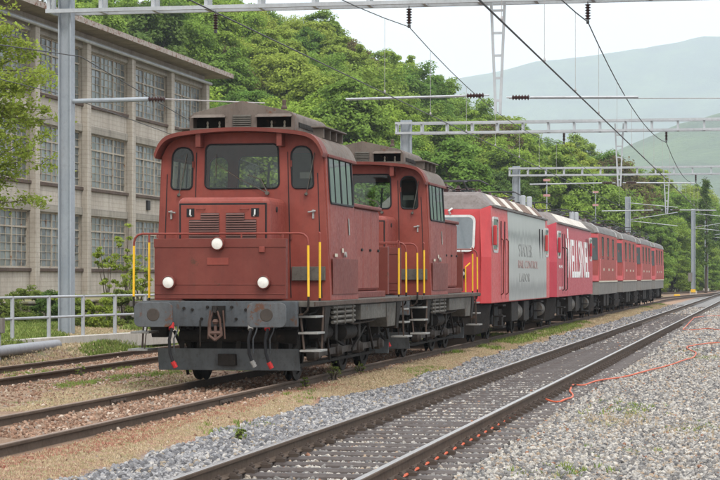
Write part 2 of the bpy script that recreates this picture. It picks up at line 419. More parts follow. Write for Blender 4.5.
stones('siding_gravel', M['brownstone'], [strew(-9.35,-7.15,22,50,200,.018,.042,.004), strew(-12.3,-9.2,27,56,150,.010,.034,.0), strew(-15.2,-14.6,34,56,90,.012,.03,0), strew(-14.9,-12.1,32,62,110,.02,.042,.0), strew(-7.2,-6.4,17,40,25,.012,.03,0)],
       'rusty brown gravel lying between the siding rails', (31,32))

# ------------------------------------------------------------------ tracks
def rail_profile():
    h = [(.068,-.150),(.068,-.140),(.012,-.118),(.009,-.04),(.035,-.032),(.036,-.008),(.030,-.001)]
    return h+[(-a,b) for a, b in reversed(h)]
def sweep_rail(cx_fn, off, z0, ys, mat_side, mat_top, parent):
    prof = rail_profile(); rings = []; tops = []
    for y in ys:
        x = cx_fn(y); dx = (cx_fn(y+.05)-cx_fn(y-.05))/.1; nrm = Vector((1,-dx,0)).normalized()
        rings.append([(x+nrm.x*(off+p[0]), y+nrm.y*(off+p[0]), z0+p[1]) for p in prof])
        tops.append([(x+nrm.x*(off+u), y+nrm.y*(off+u), z0+w) for u, w in ((-.029,-.002),(-.024,.002),(.024,.002),(.029,-.002))])
    r = MB().loft(rings).build('rail', mat_side, parent, smooth=True)
    b = MB().loft(tops, cap=False, closed=False).build('running_surface', mat_top, r)
    return r
track = tag(empty('main_track', (0,0,0)), kind='structure')
ys = [8,60,120,200,300,420]
for s in (-1, 1): sweep_rail(lambda y: MAIN, s*.7525, 0, ys, M['railside'], M['railtop'], track)
# pressed steel sleepers, each one a piece, level with the stones
def sleeper_mb():
    pts = [(-.115,-.07),(-.10,0),(-.045,.020),(.045,.020),(.10,0),(.115,-.07)]
    return MB().prism(pts, 'x', -1.25, 1.25)
sl = sleeper_mb().build('sleeper', M['sleeper'], track, bevel=.006); sl.location = (MAIN, 14.1, -.176)
for k in range(1, 150): inst(sl, track, (MAIN+rnd.uniform(-.012,.012), 14.1+.6*k+rnd.uniform(-.012,.012), -.176+rnd.uniform(-.004,.004)), (0,0,rnd.uniform(-.008,.008)))
def clip_mb():
    m = MB().box(-.05,.05,-.055,.055,-.01,.03)
    m.hexa([(-.045,-.04,.03),(.03,-.04,.03),(.03,.04,.03),(-.045,.04,.03),(-.045,-.03,.052),(.0,-.03,.06),(.0,.03,.06),(-.045,.03,.052)])
    m.cyl((.005,0,.03),(.005,0,.085),.017,6); m.cyl((.005,0,.05),(.005,0,.07),.03,6)
    return m
cl = clip_mb().build('rail_clip', M['clip'], track, bevel=.004); first = True
far = MB()
for k in range(0, 110):
    y = 14.1+.6*k
    for rs_ in (-1, 1):
        for sd in (-1, 1):
            x = MAIN+rs_*.7525+sd*.105
            if k < 62 and k > 2:
                if first: o = cl; first = False
                else: o = inst(cl, track)
                o.location = (x, y+rnd.uniform(-.01,.01), -.152); o.rotation_euler = (0,0,(math.pi if sd < 0 else 0)+rnd.uniform(-.08,.08))
            elif k >= 62: far.box(x-.05,x+.05,y-.05,y+.05,-.16,-.085)
tag(far.build('rail_clip', M['clip'], track), kind='stuff')
# sidings: rusty rails, sleepers buried in the dirt
side = tag(empty('siding_track', (0,0,0)), kind='structure')
for s in (-1, 1): sweep_rail(lambda y: SIDE, s*.7525, SIDE_Z, [14,60,150], M['railside'], M['railtop_r'], side)
def joint(x, y, z, par):     # bolted rail joint
    m = MB().box(x+.012,x+.034,y-.33,y+.33,z-.115,z-.045); 
    for q in (-.24,-.09,.09,.24): m.cyl((x+.03,y+q,z-.08),(x+.07,y+q,z-.08),.026,6)
    m.build('rail_joint', M['clip'], par, bevel=.003)
joint(SIDE-.7525, 28.2, SIDE_Z, side); joint(SIDE+.7525, 28.4, SIDE_Z, side)
third = tag(empty('yard_track', (0,0,0)), kind='structure')
for s in (-1, 1): sweep_rail(third_x, s*.7525, THIRD_Z, [26,40,60,110], M['railside'], M['railtop_r'], third)
# far crossover leading from the siding into the main line, and a yard line running across behind the train
def smooth(a, b, u): u = min(1,max(0,u)); return a+(b-a)*(3*u*u-2*u**3)
cross = tag(empty('crossover_track', (0,0,0)), kind='structure')
for s in (-1, 1): sweep_rail(lambda y: smooth(SIDE, MAIN, (y-150)/95), s*.7525, .01, list(np.linspace(150,245,24)), M['railside'], M['railtop_r'], cross)
yard2 = tag(empty('yard_lead_track', (0,0,0)), kind='structure')
for s in (-1, 1): sweep_rail(lambda y: smooth(-20, SIDE+1.2, (y-160)/100), s*.7525, .01, list(np.linspace(160,262,24)), M['railside'], M['railtop_r'], yard2)
# ------------------------------------------------------------------ diesel shunting locomotive (x right, y back from the buffer faces, z above rail)
def taper(p):                       # the cab leans in towards the roof
    x, y, z = p; k = 1-.072*max(0, min(1, (z-2.0)/1.7)); return (x*k, y, z)
def roof_arc(hw, z0, rise, n=16, e=2.7):
    q = [math.sin(math.pi/2*(2*k/n-1)) for k in range(n+1)]
    return [(hw*u, z0+rise*(1-.30*abs(u)**1.8-.70*abs(u)**14)) for u in q]      # gently crowned, tight corners
def window(parent, poly, axis, at, out, gl, rub=.016, name='window'):
    fr = MB(); P = [(at, p[0], p[1]) if axis == 'x' else (p[0], at, p[1]) for p in poly]
    fr.tube([taper(p) for p in P], rub, 6, closed=True)
    w = fr.build(name, M['rubber'], parent, smooth=True)
    g = MB(); n = len(P)
    g.add([taper(p) for p in P], [tuple(range(n))])
    g.build('pane', gl, w)
    return w
def wheel(parent, x, y, r=.52, s=1, crank=True):
    w = MB().lathe([(-.05*s,.10),(-.045*s,r-.11),(0,r-.09),(.0,.16),(.03*s,.15),(.05*s,.10)], (x,y,r), 'x', 28)
    if crank: w.lathe([(0,.20),(.07*s,.19)], (x,y,r), 'x', 18)
    w = w.build('wheel', M['under'], parent, smooth=True)
    MB().lathe([(-.07*s,r+.0),(-.07*s,r-.09),(.065*s,r-.10),(.065*s,r-.005),(.03*s,r)], (x,y,r), 'x', 32).build('tyre', M['under'], w, smooth=True)
    return w
def coil(m, c, h, r, turns=5):
    m.tube([(c[0]+r*math.cos(a), c[1]+r*math.sin(a), c[2]+h*a/(turns*2*math.pi)) for a in np.linspace(0, turns*2*math.pi, turns*10)], .016, 5)

def make_diesel():
    L = 10.02; root = empty('diesel_shunter')
    B = lambda: MB()
    # underframe, deck, beams
    B().box(-1.45,1.45,.66,L-.66,1.20,1.285).build('deck', M['frame_lt'], root, bevel=.01)
    B().box(-.60,.60,1.45,L-1.45,.50,1.195).build('main_frame', M['under'], root, bevel=.02)
    for e in (0, 1):
        fy = (lambda y: y) if e == 0 else (lambda y: L-y)
        def bx(m, x0, x1, y0, y1, z0, z1):
            a, b = fy(y0), fy(y1); return m.box(x0,x1,min(a,b),max(a,b),z0,z1)
        beam = bx(B(), -1.22,1.22,.56,.66,.90,1.29).build('buffer_beam', M['frame'], root, bevel=.012)
        bo = B()
        for x, z in ((-.42,1.16),(-.27,1.02),(.42,1.16),(.27,1.02),(-.55,1.18),(.58,1.02),(-.18,1.2),(.2,1.2)): B().cyl((x,fy(.53),z),(x,fy(.57),z),.022,8).build('bolt', M['under'], beam)
        for x in (-.62,-.1,.1,.62,1.05,-1.05):
            pass
        for s in (-1, 1):
            bf = B(); poly = rrect(s*.875, 1.09, .60, .37, .09, 5)
            a, b = fy(0.0), fy(.035)
            bf.prism(poly, 'y', min(a,b), max(a,b))
            bu = bf.build('buffer', M['buffer'], root, bevel=.008)
            B().lathe([(0,.10),(-.006 if e == 0 else .006,.09),(-.007 if e == 0 else .007,.0)], (s*.875,fy(0.0),1.09), 'y', 20).build('wear_disc', M['rod'], bu)
            sh = B(); sh.lathe([(0,.085),((.30 if e == 0 else -.30),.085)], (s*.875,fy(.03),1.09), 'y', 18); sh.lathe([(0,.13),((.28 if e == 0 else -.28),.15)], (s*.875,fy(.29),1.09), 'y', 18)
            sh.build('buffer_sleeve', M['under'], bu, smooth=True)
        # drawhook with screw coupling, hanging
        ck = B(); ck.box(-.10,.10,*(sorted((fy(.50),fy(.58)))),.96,1.22)
        ck.tube([(0,fy(.55),1.09),(0,fy(.36),1.09),(0,fy(.30),1.13),(0,fy(.33),1.19),(0,fy(.40),1.19)], .034, 8)
        ck.build('draw_hook', M['under'], root, smooth=True)
        cs = B()
        for s in (-1, 1): cs.tube([(s*.03,fy(.34),1.14),(s*.075,fy(.33),1.02),(s*.085,fy(.34),.88),(s*.06,fy(.35),.80)], .017, 6); cs.tube([(s*.10,fy(.42),1.15),(s*.12,fy(.40),.95),(s*.13,fy(.41),.72)], .014, 6)
        cs.cyl((-.09,fy(.35),.81),(.09,fy(.35),.81),.032, 8); cs.tube([(0,fy(.35),.92),(0,fy(.35),.70)], .026, 8); cs.lathe([(-.04,.03),(0,.055),(.04,.03)],(0,fy(.35),.98),'z',10)
        for s in (-1, 1): cs.tube([(s*.085,fy(.345),.90),(s*.10,fy(.33),.78),(0,fy(.33),.70)], .022, 6)
        cs.build('screw_coupling', M['rustlink'], root, smooth=True)
        # brake hoses
        for x, fit in ((-.72,'hosered'),(.52,'steel_worn'),(.78,'hosered')):
            z1 = .30 if x != .52 else .32
            h = B().tube([(x,fy(.48),.93),(x+.015,fy(.42),.86),(x-.02,fy(.40),.70),(x-.01,fy(.40),.50),(x+.05,fy(.42),z1)], .024, 8).build('brake_hose', M['rubber'], root, smooth=True)
            f = B(); f.cyl((x-.01,fy(.50),.95),(x+.005,fy(.43),.86),.042,8); f.build('coupling_fitting', M[fit], h); f = B(); f.cyl((x+.03,fy(.41),z1+.07),(x+.075,fy(.43),z1-.02),.036,8); f.tube([(x+.05,fy(.42),z1+.02),(x+.085,fy(.43),z1+.05)], .014, 6)
            f.build('coupling_fitting', M[fit], h)
            B().tube([(x+.10,fy(.5),.94),(x+.09,fy(.46),.84),(x+.04,fy(.45),.72),(x+.04,fy(.46),.5)], .012, 6).build('air_pipe', M['frame'], root, smooth=True)
        if e == 0:
            tg = B().tube([(-.83,fy(.5),1.12),(-.83,fy(.48),.98),(-.79,fy(.47),.96)], .014, 6); tg.build('cock_handle', M['hosered'], root)
        B().tube([(-.28,fy(.5),1.0),(-.28,fy(.49),.60)], .012, 6).build('uncoupling_rod', M['under'], root)
        # plough plate
        p = B(); a, b = fy(.62), fy(.70)
        p.hexa([(-1.13,fy(1.16),.21),(1.13,fy(1.16),.21),(1.13,fy(1.20),.21),(-1.13,fy(1.20),.21),(-1.12,fy(1.06),.55),(1.12,fy(1.06),.55),(1.12,fy(1.10),.55),(-1.12,fy(1.10),.55)])
        pl = p.build('snow_plough', M['plough'], root, bevel=.008)
        q = B(); bx(q,-.14,.14,1.0,1.15,.29,.47); q.build('plough_bracket', M['under'], pl, bevel=.01)
        for x in (-.75,.75,-.15,.15): q = B(); q.bar((x,fy(1.14),.54),(x,fy(1.35),1.1),.07,.03); q.build('plough_stay', M['under'], pl)
        # cross air tank behind the plough
        tk = B().lathe([(-.92,.05),(-.90,.095),(-.3,.10),(.55,.10),(.80,.115),(.98,.115),(1.0,.05)], (.1,fy(1.24),.74), 'x', 16); tk.lathe([(-.03,.13),(.03,.13)],(.55,fy(1.24),.74),'x',16); tk.lathe([(-.02,.125),(.02,.125)],(.72,fy(1.24),.74),'x',16)
        tk.build('air_tank', M['under'], root, smooth=True)
        # end box with headlights
        boxo = bx(B(), -1.035,1.035,.60,.745,1.32,2.24).build('end_box', M['red2'], root, bevel=.012)
        tr = B(); bx(tr,-1.038,1.038,.588,.606,2.11,2.242); bx(tr,-1.02,1.02,.592,.606,1.535,1.55); bx(tr,-1.02,1.02,.590,.606,1.395,1.41); bx(tr,-.30,.30,.592,.606,1.86,2.0) if False else None
        tr.build('box_trim', M['red2'], boxo, bevel=.003)
        pt = B(); bx(pt,-.20,.14,.590,.606,1.84,1.95); pt.build('number_plate', M['red'], boxo, bevel=.004)
        pt = B(); bx(pt,.62,.71,.57,.606,2.03,2.12); pt.build('socket_box', M['red'], boxo, bevel=.006)
        for (x, z, r) in ((-.79,1.575,.093),(.70,1.575,.093),(-.02,2.165,.093)):
            d = 1 if e == 0 else -1
            hl = B().lathe([(0,r+.012),(-.09*d,r+.012),(-.10*d,r),(-.085*d,r-.004)], (x,fy(.60),z), 'y', 24).build('headlight', M['red2'], root, smooth=True)
            B().lathe([(-.082*d,r-.004),(-.088*d,r*.93),(-.098*d,r*.6),(-.102*d,r*.2),(-.102*d,.001)], (x,fy(.60),z), 'y', 24).build('lens', M['lampwhite'], hl, smooth=True)
            sh_ = B().lathe([(.0,.02),(.03,.02)], (x-.12,fy(.62),z), 'z', 6); 
        # top rail of the end box and corner handrails
        hr = B(); hr.tube([(-1.18,fy(.64),2.32),(1.18,fy(.64),2.32)], .016, 8)
        for x in (-.70,-.02+.35,.98,-1.0): hr.tube([(x,fy(.64),2.25),(x,fy(.64),2.32)], .013, 6)
        hr.build('handrail', M['red'], root, smooth=True)
        for s in (-1, 1):
            cpts = [(s*1.17,fy(.64),2.32)]+[(s*(1.24+.13*math.sin(R(a))),fy(.64),2.19+.13*math.cos(R(a))) for a in (0,30,60,90)]
            low = [(s*1.375,fy(.64),1.24),(s*1.36,fy(.64),1.15),(s*1.30,fy(.64),1.09),(s*1.16,fy(.65),1.075)]
            h = B().tube(cpts+[(s*1.372,fy(.64),2.13)], .017, 8).build('handrail', M['red'], root, smooth=True)
            B().tube([(s*1.372,fy(.64),2.135),(s*1.376,fy(.64),1.36)], .0185, 8).build('yellow_grip', M['yellow'], h, smooth=True)
            B().tube([(s*1.376,fy(.64),1.365)]+low, .017, 8).build('lower_bend', M['under'], h, smooth=True)
            # second grip by the cab corner / deck end
            yy = 1.46
            h = B().tube([(s*1.375,fy(yy),2.20),(s*1.375,fy(yy),2.33),(s*1.36,fy(yy+.03),2.345)], .017, 8).build('handrail', M['red'], root, smooth=True)
            B().tube([(s*1.375,fy(yy),2.2),(s*1.375,fy(yy),1.33)], .0185, 8).build('yellow_grip', M['yellow'], h, smooth=True)
            B().tube([(s*1.375,fy(yy),1.335),(s*1.37,fy(yy-.02),1.20),(s*1.33,fy(yy-.12),1.11),(s*1.28,fy(yy-.4),1.08)], .017, 8).build('lower_bend', M['under'], h, smooth=True)
            # steps
            st = B()
            st.bar((s*1.19,fy(.86),1.22),(s*1.27,fy(.84),.50),.05,.014)
            st.build('step_frame', M['rustframe'], root, bevel=.003); st = B(); st.bar((s*1.44,fy(1.42),1.2),(s*1.44,fy(1.30),.52),.03,.014)
            ladder = st.build('step_frame', M['rustframe'], root, bevel=.003)
            for (z, x0, x1) in ((1.05,1.16,1.46),(.80,1.18,1.48),(.53,1.20,1.52)):
                tb = B(); bx(tb, *(sorted((s*x0,s*x1))),.80,1.34,z-.016,z+.016); tb.build('step_tread', M['steel_worn'], ladder, bevel=.004)
            # sand box hopper behind the steps
            hb = B(); y0, y1 = fy(1.55), fy(2.0); y2, y3 = fy(1.68), fy(1.88)
            hb.hexa([(s*1.15,y2,.70),(s*1.40,y2,.70),(s*1.40,y3,.70),(s*1.15,y3,.70),(s*1.1,y0,1.195),(s*1.44,y0,1.195),(s*1.44,y1,1.195),(s*1.1,y1,1.195)])
            hb.build('sand_box', M['under'], root, bevel=.01)
            B().tube([(s*1.05,fy(1.75),.8),(s*.85,fy(1.65),.45),(s*.78,fy(1.6),.12)], .025, 6).build('sand_pipe', M['under'], root)
    # wheels and rods
    ax = [2.35, 6.05, 8.0]; J = 4.2
    for y in ax:
        for s in (-1, 1): wheel(root, s*.75, y, .52, s)
        MB().cyl((-.8,y,.52),(.8,y,.52),.08,12).build('axle', M['under'], root)
    for s in (-1, 1):
        MB().lathe([(0,.30),(.08*s,.30),(.09*s,.18),(.14*s,.17)], (s*.70,J,.54), 'x', 22).build('jackshaft', M['under'], root, smooth=True)
        rod = MB(); c = .17; cz = .52-.1
        pts = [2.35, J, 6.05, 8.0]
        for a, b in zip(pts, pts[1:]): rod.box(*(sorted((s*1.0,s*1.05))), a+c, b+c, cz-.055, cz+.055)
        for y in pts:
            rod.lathe([(0,.11),(.13*s,.11),(.15*s,.09),(.20*s,.07)], (s*.95,y+c,cz), 'x', 14)
        rod.build('coupling_rod', M['rod'], root, bevel=.006)
        # springs, brake gear, boxes
        for y in ax:
            m = MB(); m.box(*(sorted((s*.66,s*.72))), y-.45, y+.45, .80, .86)
            for q in range(4): m.box(*(sorted((s*.63,s*.75))), y-.5+.11*q, y+.5-.11*q, .88+.03*q, .905+.03*q)
            m.build('leaf_spring', M['under'], root)
            m = MB(); m.bar((s*.80,y+.62,1.1),(s*.80,y+.58,.42),.05,.09); m.bar((s*.80,y+.58,.42),(s*.80,y+.50,.5),.10,.16); m.build('brake_shoe', M['under'], root); m = MB(); m.bar((s*.8,y-.66,1.1),(s*.8,y-.6,.45),.05,.08)
            m.build('brake_hanger', M['under'], root)
        for (ya, za, yb, zb) in ((2.0,1.1,2.7,.55),(3.0,1.15,3.5,.3),(4.6,.95,5.4,.5),(5.3,.4,6.6,.78),(6.7,.9,7.4,.35),(8.2,1.0,8.9,.5),(3.9,.9,4.9,.85)):
            MB().bar((s*1.12,ya,za),(s*1.10,yb,zb),.035,.05).build('brake_lever', M['under'], root)
        for y in (2.9,4.75,6.9,8.6):
            m = MB(); coil(m, (s*.98,y,.62), .34, .085, 5); m.build('coil_spring', M['under'], root)
        MB().tube([(s*1.2,1.9,1.12),(s*1.22,3.0,1.02),(s*1.22,5.0,.86),(s*1.2,6.9,.88),(s*1.15,8.6,1.1)], .022, 6).build('air_pipe', M['rod'], root)
        m = MB(); m.bar((s*.9,2.0,.25),(s*.9,8.6,.25),.03,.05); m.bar((s*1.02,3.2,.8),(s*1.02,5.5,.42),.03,.04); m.bar((s*1.05,7.2,1.1),(s*1.02,9.2,.35),.03,.03); m.build('brake_rigging', M['under'], root)
        # cooling pipes under the cab
        m = MB()
        for q in range(4): m.cyl((s*1.41,2.25,1.17-.078*q),(s*1.41,4.05,1.17-.078*q),.027,8)
        for y in (2.5,3.15,3.8): m.box(*(sorted((s*1.37,s*1.445))), y-.015, y+.015, .9, 1.21)
        m.build('cooling_pipes', M['frame_lt'], root, smooth=True)
        m = MB().box(*(sorted((s*1.02,s*1.43))), 4.55, 6.9, .93, 1.192).build('battery_box', M['frame_lt'], root, bevel=.012)
        m = MB(); y0, y1 = 7.0, 8.5
        m.hexa([(s*1.05,7.3,.75),(s*1.38,7.3,.75),(s*1.38,8.3,.75),(s*1.05,8.3,.75),(s*1.05,y0,1.19),(s*1.42,y0,1.19),(s*1.42,y1,1.19),(s*1.05,y1,1.19)]); m.build('equipment_box', M['frame_lt'], root, bevel=.012)
        for (y, z, r_) in ((5.0,.72,.14),(3.4,.75,.12)): MB().lathe([(-.5,.03),(-.46,r_),(.46,r_),(.5,.03)], (s*1.05,y,z), 'y', 14).build('air_tank', M['under'], root, smooth=True)
        for y in (2.7,3.6,5.6,7.5): MB().box(*(sorted((s*.95,s*1.2))), y-.1, y+.1, .62, 1.19).build('bracket', M['under'], root, bevel=.01)
        m = MB(); m.box(*(sorted((s*1.452,s*1.47))), .7, L-.7, 1.215, 1.275); m.build('deck_edge', M['rustframe'], root)
    # cab shell
    CF, CR = 1.98, 4.25
    arcp = roof_arc(1.40, 3.60, .355, 30, 5.5)
    front = [(-1.44,1.287),(1.44,1.287)]+[(x,z) for x, z in reversed(arcp)]
    hc = rrect(0, 3.415, 1.27, .70, .09, 4); hl_ = rrect(-1.04, 3.39, .36, .66, .07, 4, .15); hr_ = rrect(1.04, 3.39, .36, .66, .07, 4, .15)
    MB().panel(front, [hc,hl_,hr_], 'y', CF, CF+.05).warp(taper).build('cab_front', M['red'], root, bevel=.006)
    for h in (hc, hl_, hr_): window(root, h, 'y', CF-.004, 0, M['glass'])
    rc = rrect(0, 3.40, 1.35, .62, .09, 4); r2 = rrect(1.04, 3.39, .36, .62, .07, 4, .15); r1 = rrect(-1.04, 3.39, .36, .62, .07, 4, .15)
    MB().panel(front, [rc,r1,r2], 'y', CR-.05, CR).warp(taper).build('cab_rear', M['red'], root, bevel=.006)
    for h in (rc, r1, r2): window(root, h, 'y', CR+.002, 0, M['glass'])
    for s in (-1, 1):
        so = [(CF+.051,1.287),(CR-.051,1.287),(CR-.051,3.60),(CF+.051,3.60)]
        sh_ = rrect((CF+CR)/2, 3.20, 1.86, .74, .05, 3)
        a, b = s*1.39, s*1.44
        MB().panel(so, [sh_], 'x', min(a,b), max(a,b)).warp(taper).build('cab_side', M['red'], root, bevel=.006)
        w = window(root, sh_, 'x', s*1.443, 0, M['glass_side'], .02)
        m = MB()
        for y in (2.62,3.08,3.12,3.6): m.box(*(sorted((s*1.43,s*1.452))), y-.012, y+.012, 2.84, 3.56)
        m.warp(taper).build('glazing_bar', M['rubber'], w)
        m = MB(); m.box(*(sorted((s*1.441,s*1.455))), CF+.12, CR-.1, 1.38, 1.95); m.warp(taper).build('side_locker', M['red2'], root, bevel=.004)
        for (y0, y1, z0, z1, mm) in ((3.55,3.62,2.35,2.62,'steel_worn'),(2.9,3.0,2.05,2.12,'cream'),(2.3,2.5,1.98,2.03,'cream')):
            MB().box(*(sorted((s*1.441,s*1.448))), y0, y1, z0, z1).warp(taper).build('plate', M[mm], root)
        m = MB(); m.lathe([(0,.045),(.03*s,.045)],(s*1.44,3.1,2.02),'x',12); m.warp(taper).build('round_plate', M['steel_worn'], root)
        # door handles and wiper on the front corner doors
        m = MB(); m.box(s*1.16-.015,s*1.16+.015,CF-.02,CF+.01,2.58,2.72); m.tube([(s*1.20,CF-.03,2.70),(s*1.08,CF-.05,2.68)], .014, 6); m.build('door_handle', M['handle'], root)
        m = MB()
        for (xa, za, xb, zb) in ((.80,1.33,.80,3.64),(1.30,1.33,1.27,3.3)): m.box(s*xa-.007,s*xa+.007,CF-.006,CF+.02,za,zb)
        m.warp(taper).build('door_seam', M['rubber'], root)
        for z in (2.3,3.45): MB().cyl((s*.80,CF-.012,z-.05),(s*.80,CF-.012,z+.05),.018,8).build('hinge', M['red2'], root)
        m = MB(); m.tube([(s*1.04+.02,CF-.05,2.98),(s*1.04+.12,CF-.03,3.50)], .007, 5); m.tube([(s*1.04+.0,CF-.02,2.96),(s*1.04+.02,CF-.06,2.97)], .025, 8); m.tube([(s*1.04+.07,CF-.022,3.22),(s*1.04+.14,CF-.022,3.62)], .009, 5)
        m.build('wiper', M['frame_lt'], root)
        # grey toe plate below the corner doors
        MB().box(s*1.09-.27,s*1.09+.27,CF-.06,CF-.012,1.60,1.82).build('toe_plate', M['frame_lt'], root, bevel=.006)
    m = MB(); m.tube([(.42,CF-.05,2.99),(-.05,CF-.03,3.22),(-.42,CF-.03,3.46)], .008, 5); m.cyl((.42,CF+.0,2.985),(.42,CF-.07,2.985),.03,10); m.tube([(-.42,CF-.02,3.62),(-.42,CF-.02,3.25)], .008, 5); m.tube([(.42,CF-.04,3.0),(.32,CF-.04,3.2),(.1,CF-.04,3.28)], .011, 6)
    m.build('wiper', M['frame_lt'], root)
    # inside of the cab
    MB().box(-1.36,1.36,CF+.06,CR-.06,1.29,2.32).build('cab_floor', M['inside'], root)
    MB().box(.05,1.15,CF+.20,CF+.75,2.32,2.86).build('driver_desk', M['inside'], root, bevel=.04)
    MB().box(.35,1.10,CR-.5,CR-.07,2.33,3.72).build('cab_cupboard', M['inside'], root, bevel=.02)
    MB().box(.55,.78,CR-.525,CR-.502,3.30,3.40).build('notice', M['white'], root)
    for x in (.60,.72): MB().lathe([(0,.03),(-.02,.03)], (x,CR-.50,3.10), 'y', 10).build('gauge', M['white'], root)
    MB().tube([(.28,CF+.5,2.8),(.34,CF+.45,3.5)], .02, 6).build('cab_post', M['inside'], root)
    # roof with visor
    VF = 1.70
    def arch(y0, y1, hw, z0, rise, th, name, mat, par, e=5.5, n=40):
        up = roof_arc(hw, z0, rise, n, e); lo = [(x*.985, z-th) for x, z in up]
        return MB().prism(up+list(reversed(lo)), 'y', y0, y1).build(name, mat, par, smooth=True)
    arch(VF, CF+.10, 1.375, 3.60, .42, .06, 'visor', M['red2'], root)
    arch(CF+.101, CR+.16, 1.37, 3.60, .405, .05, 'roof', M['roof'], root)
    for s in (-1, 1):
        MB().box(*(sorted((s*1.30,s*1.385))), CF+.12, CR+.14, 3.555, 3.605).build('rain_gutter', M['red2'], root, bevel=.008)
        MB().box(*(sorted((s*.98,s*1.22))), 2.6, 4.35, 4.06, 4.085).build('roof_walkway', M['roof'], root, bevel=.005)
        m = MB()
        for y in (2.7,3.2,3.7,4.2): m.box(*(sorted((s*1.0,s*1.18))), y-.02, y+.02, 3.9, 4.06)
        m.build('walkway_bracket', M['roof'], root)
        m = MB().box(*(sorted((s*.62,s*.70))), 1.74, 1.99, 3.72, 3.94); m.build('visor_bracket', M['red2'], root)
    # roof hood (engine cooler): skin, front with openings, louvre
    prof = [(-.86,3.98),(-.86,4.17),(-.845,4.225),(-.80,4.27),(-.72,4.295),(0,4.455),(.72,4.295),(.80,4.27),(.845,4.225),(.86,4.17),(.86,3.98)]
    inner = [(x*.965, z-.03 if z > 4.05 else z) for x, z in prof]
    HF, HB = 2.0, 4.62
    skin = MB()
    rings = []
    for y, k in ((HF,1.0),(HB-.35,1.0),(HB-.12,.985),(HB-.02,.95),(HB,.90)):
        rings.append([(x*k, y, 4.0+(z-4.0)*k) for x, z in prof])
    rin = [[(x*k*.965, y, 4.0+(z-4.0)*k*.94) for x, z in prof] for y, k in ((HF+.0,1.0),(HB-.06,.9))]
    skin.loft(rings, cap=False, closed=False); skin.add(rings[-1], [tuple(range(len(prof)))]); skin.loft(rin, cap=False, closed=False)
    hood = skin.build('roof_hood', M['roof'], root, smooth=True)
    def opening(x0, x1, z0, z1): return [(x0,z0),(x1,z0),(x1,z1),(x0,z1)]
    MB().panel(prof, [opening(-.80,-.28,4.03,4.21),opening(.24,.80,4.03,4.21)], 'y', HF-.02, HF+.015).build('hood_front', M['roof'], hood, bevel=.004)
    lv = MB()
    for q in range(6): lv.hexa([(-.15,HF-.05,4.035+.033*q),(.15,HF-.05,4.035+.033*q),(.15,HF-.02,4.05+.033*q),(-.15,HF-.02,4.05+.033*q),(-.15,HF-.05,4.048+.033*q),(.15,HF-.05,4.048+.033*q),(.15,HF-.02,4.066+.033*q),(-.15,HF-.02,4.066+.033*q)])
    lv.build('louvre', M['frame_lt'], hood)
    for (x0, x1) in ((-.80,-.28),(.24,.80)):
        MB().hexa([(x0-.02,HF-.10,4.19),(x1+.02,HF-.10,4.19),(x1+.02,HF-.02,4.22),(x0-.02,HF-.02,4.22),(x0+.02,HF-.08,4.205),(x1-.02,HF-.08,4.205),(x1-.02,HF-.02,4.25),(x0+.02,HF-.02,4.25)]).build('opening_cover', M['roof'], hood, bevel=.006)
        for q in range(2):
            x = x0+(x1-x0)*(.35+.38*q); MB().lathe([(0,.012),(.03,.02),(.06,.012),(.09,.02),(.12,.010)], (x,HF+.18,4.03), 'z', 10).build('insulator', M['cream'], hood)
    MB().box(-.82,.82,HF+.28,HF+.30,4.02,4.26).build('hood_inside', M['under'], hood)
    m = MB().lathe([(0,.05),(.03,.05),(.06,.03),(.14,.035),(.16,.0)], (.45,3.0,4.40), 'z', 10); m.build('roof_vent', M['rustframe'], hood)
    for s in (-1, 1): MB().box(*(sorted((s*.855,s*.872))), HF+.25, HB-.7, 4.045, 4.12).build('side_slot', M['under'], hood)
    # nose
    nose = MB().box(-.735,.735,.80,CF-.008,1.29,2.885).build('nose_hood', M['red'], root, bevel=.11, seg=4)
    fp = MB().box(-.665,.665,.778,.80,1.9,2.76).build('nose_panel', M['red'], nose, bevel=.006)
    gap = MB()
    for (x0,x1,z0,z1) in ((-.69,-.668,1.9,2.79),(.668,.69,1.9,2.79),(-.69,.69,2.763,2.79)): gap.box(x0,x1,.786,.802,z0,z1)
    gap.build('panel_gap', M['rubber'], nose)
    for s in (-1, 1):
        lb = MB(); a, b = sorted((s*.055,s*.53)); lb.box(a,b,.772,.779,2.16,2.535); a2, b2 = sorted((s*.055,s*.345)); lb.box(a2,b2,.772,.779,2.535,2.64)
        lo = lb.build('louvre_backing', M['rubber'], fp)
        sl_ = MB()
        for q in range(13):
            z = 2.18+.0365*q; x0, x1 = (a, b) if z < 2.525 else (a2, b2)
            sl_.hexa([(x0,.752,z-.012),(x1,.752,z-.012),(x1,.773,z+.012),(x0,.773,z+.012),(x0,.752,z-.006),(x1,.752,z-.006),(x1,.773,z+.018),(x0,.773,z+.018)])
        sl_.build('louvre', M['louv'], fp)
        MB().box(*(sorted((s*.45,s*.57))),.770,.779,2.58,2.71).build('latch_recess', M['rubber'], fp)
        MB().tube([(s*.51,.765,2.69),(s*.51,.75,2.61),(s*.495,.76,2.59)], .014, 6).build('latch', M['alu'], fp)
        MB().tube([(s*.28,.77,2.695),(s*.28,.75,2.70),(s*.41,.75,2.70),(s*.41,.77,2.695)], .008, 5).build('grab_handle', M['red2'], fp)
        MB().lathe([(0,.045),(.012*s,.045),(.014*s,.0)], (s*.735,1.25,2.70), 'x', 14).build('side_vent', M['rubber'], nose)
    # long rear hood with doors
    LH = MB().box(-1.02,1.02,CR+.003,8.38,1.40,2.90).build('long_hood', M['red'], root, bevel=.05, seg=3)
    MB().box(-1.075,1.075,CR+.02,8.44,2.885,2.955).build('hood_lid', M['red2'], LH, bevel=.02)
    MB().box(-1.13,1.13,CR+.003,8.5,1.287,1.40).build('hood_plinth', M['red2'], LH, bevel=.01)
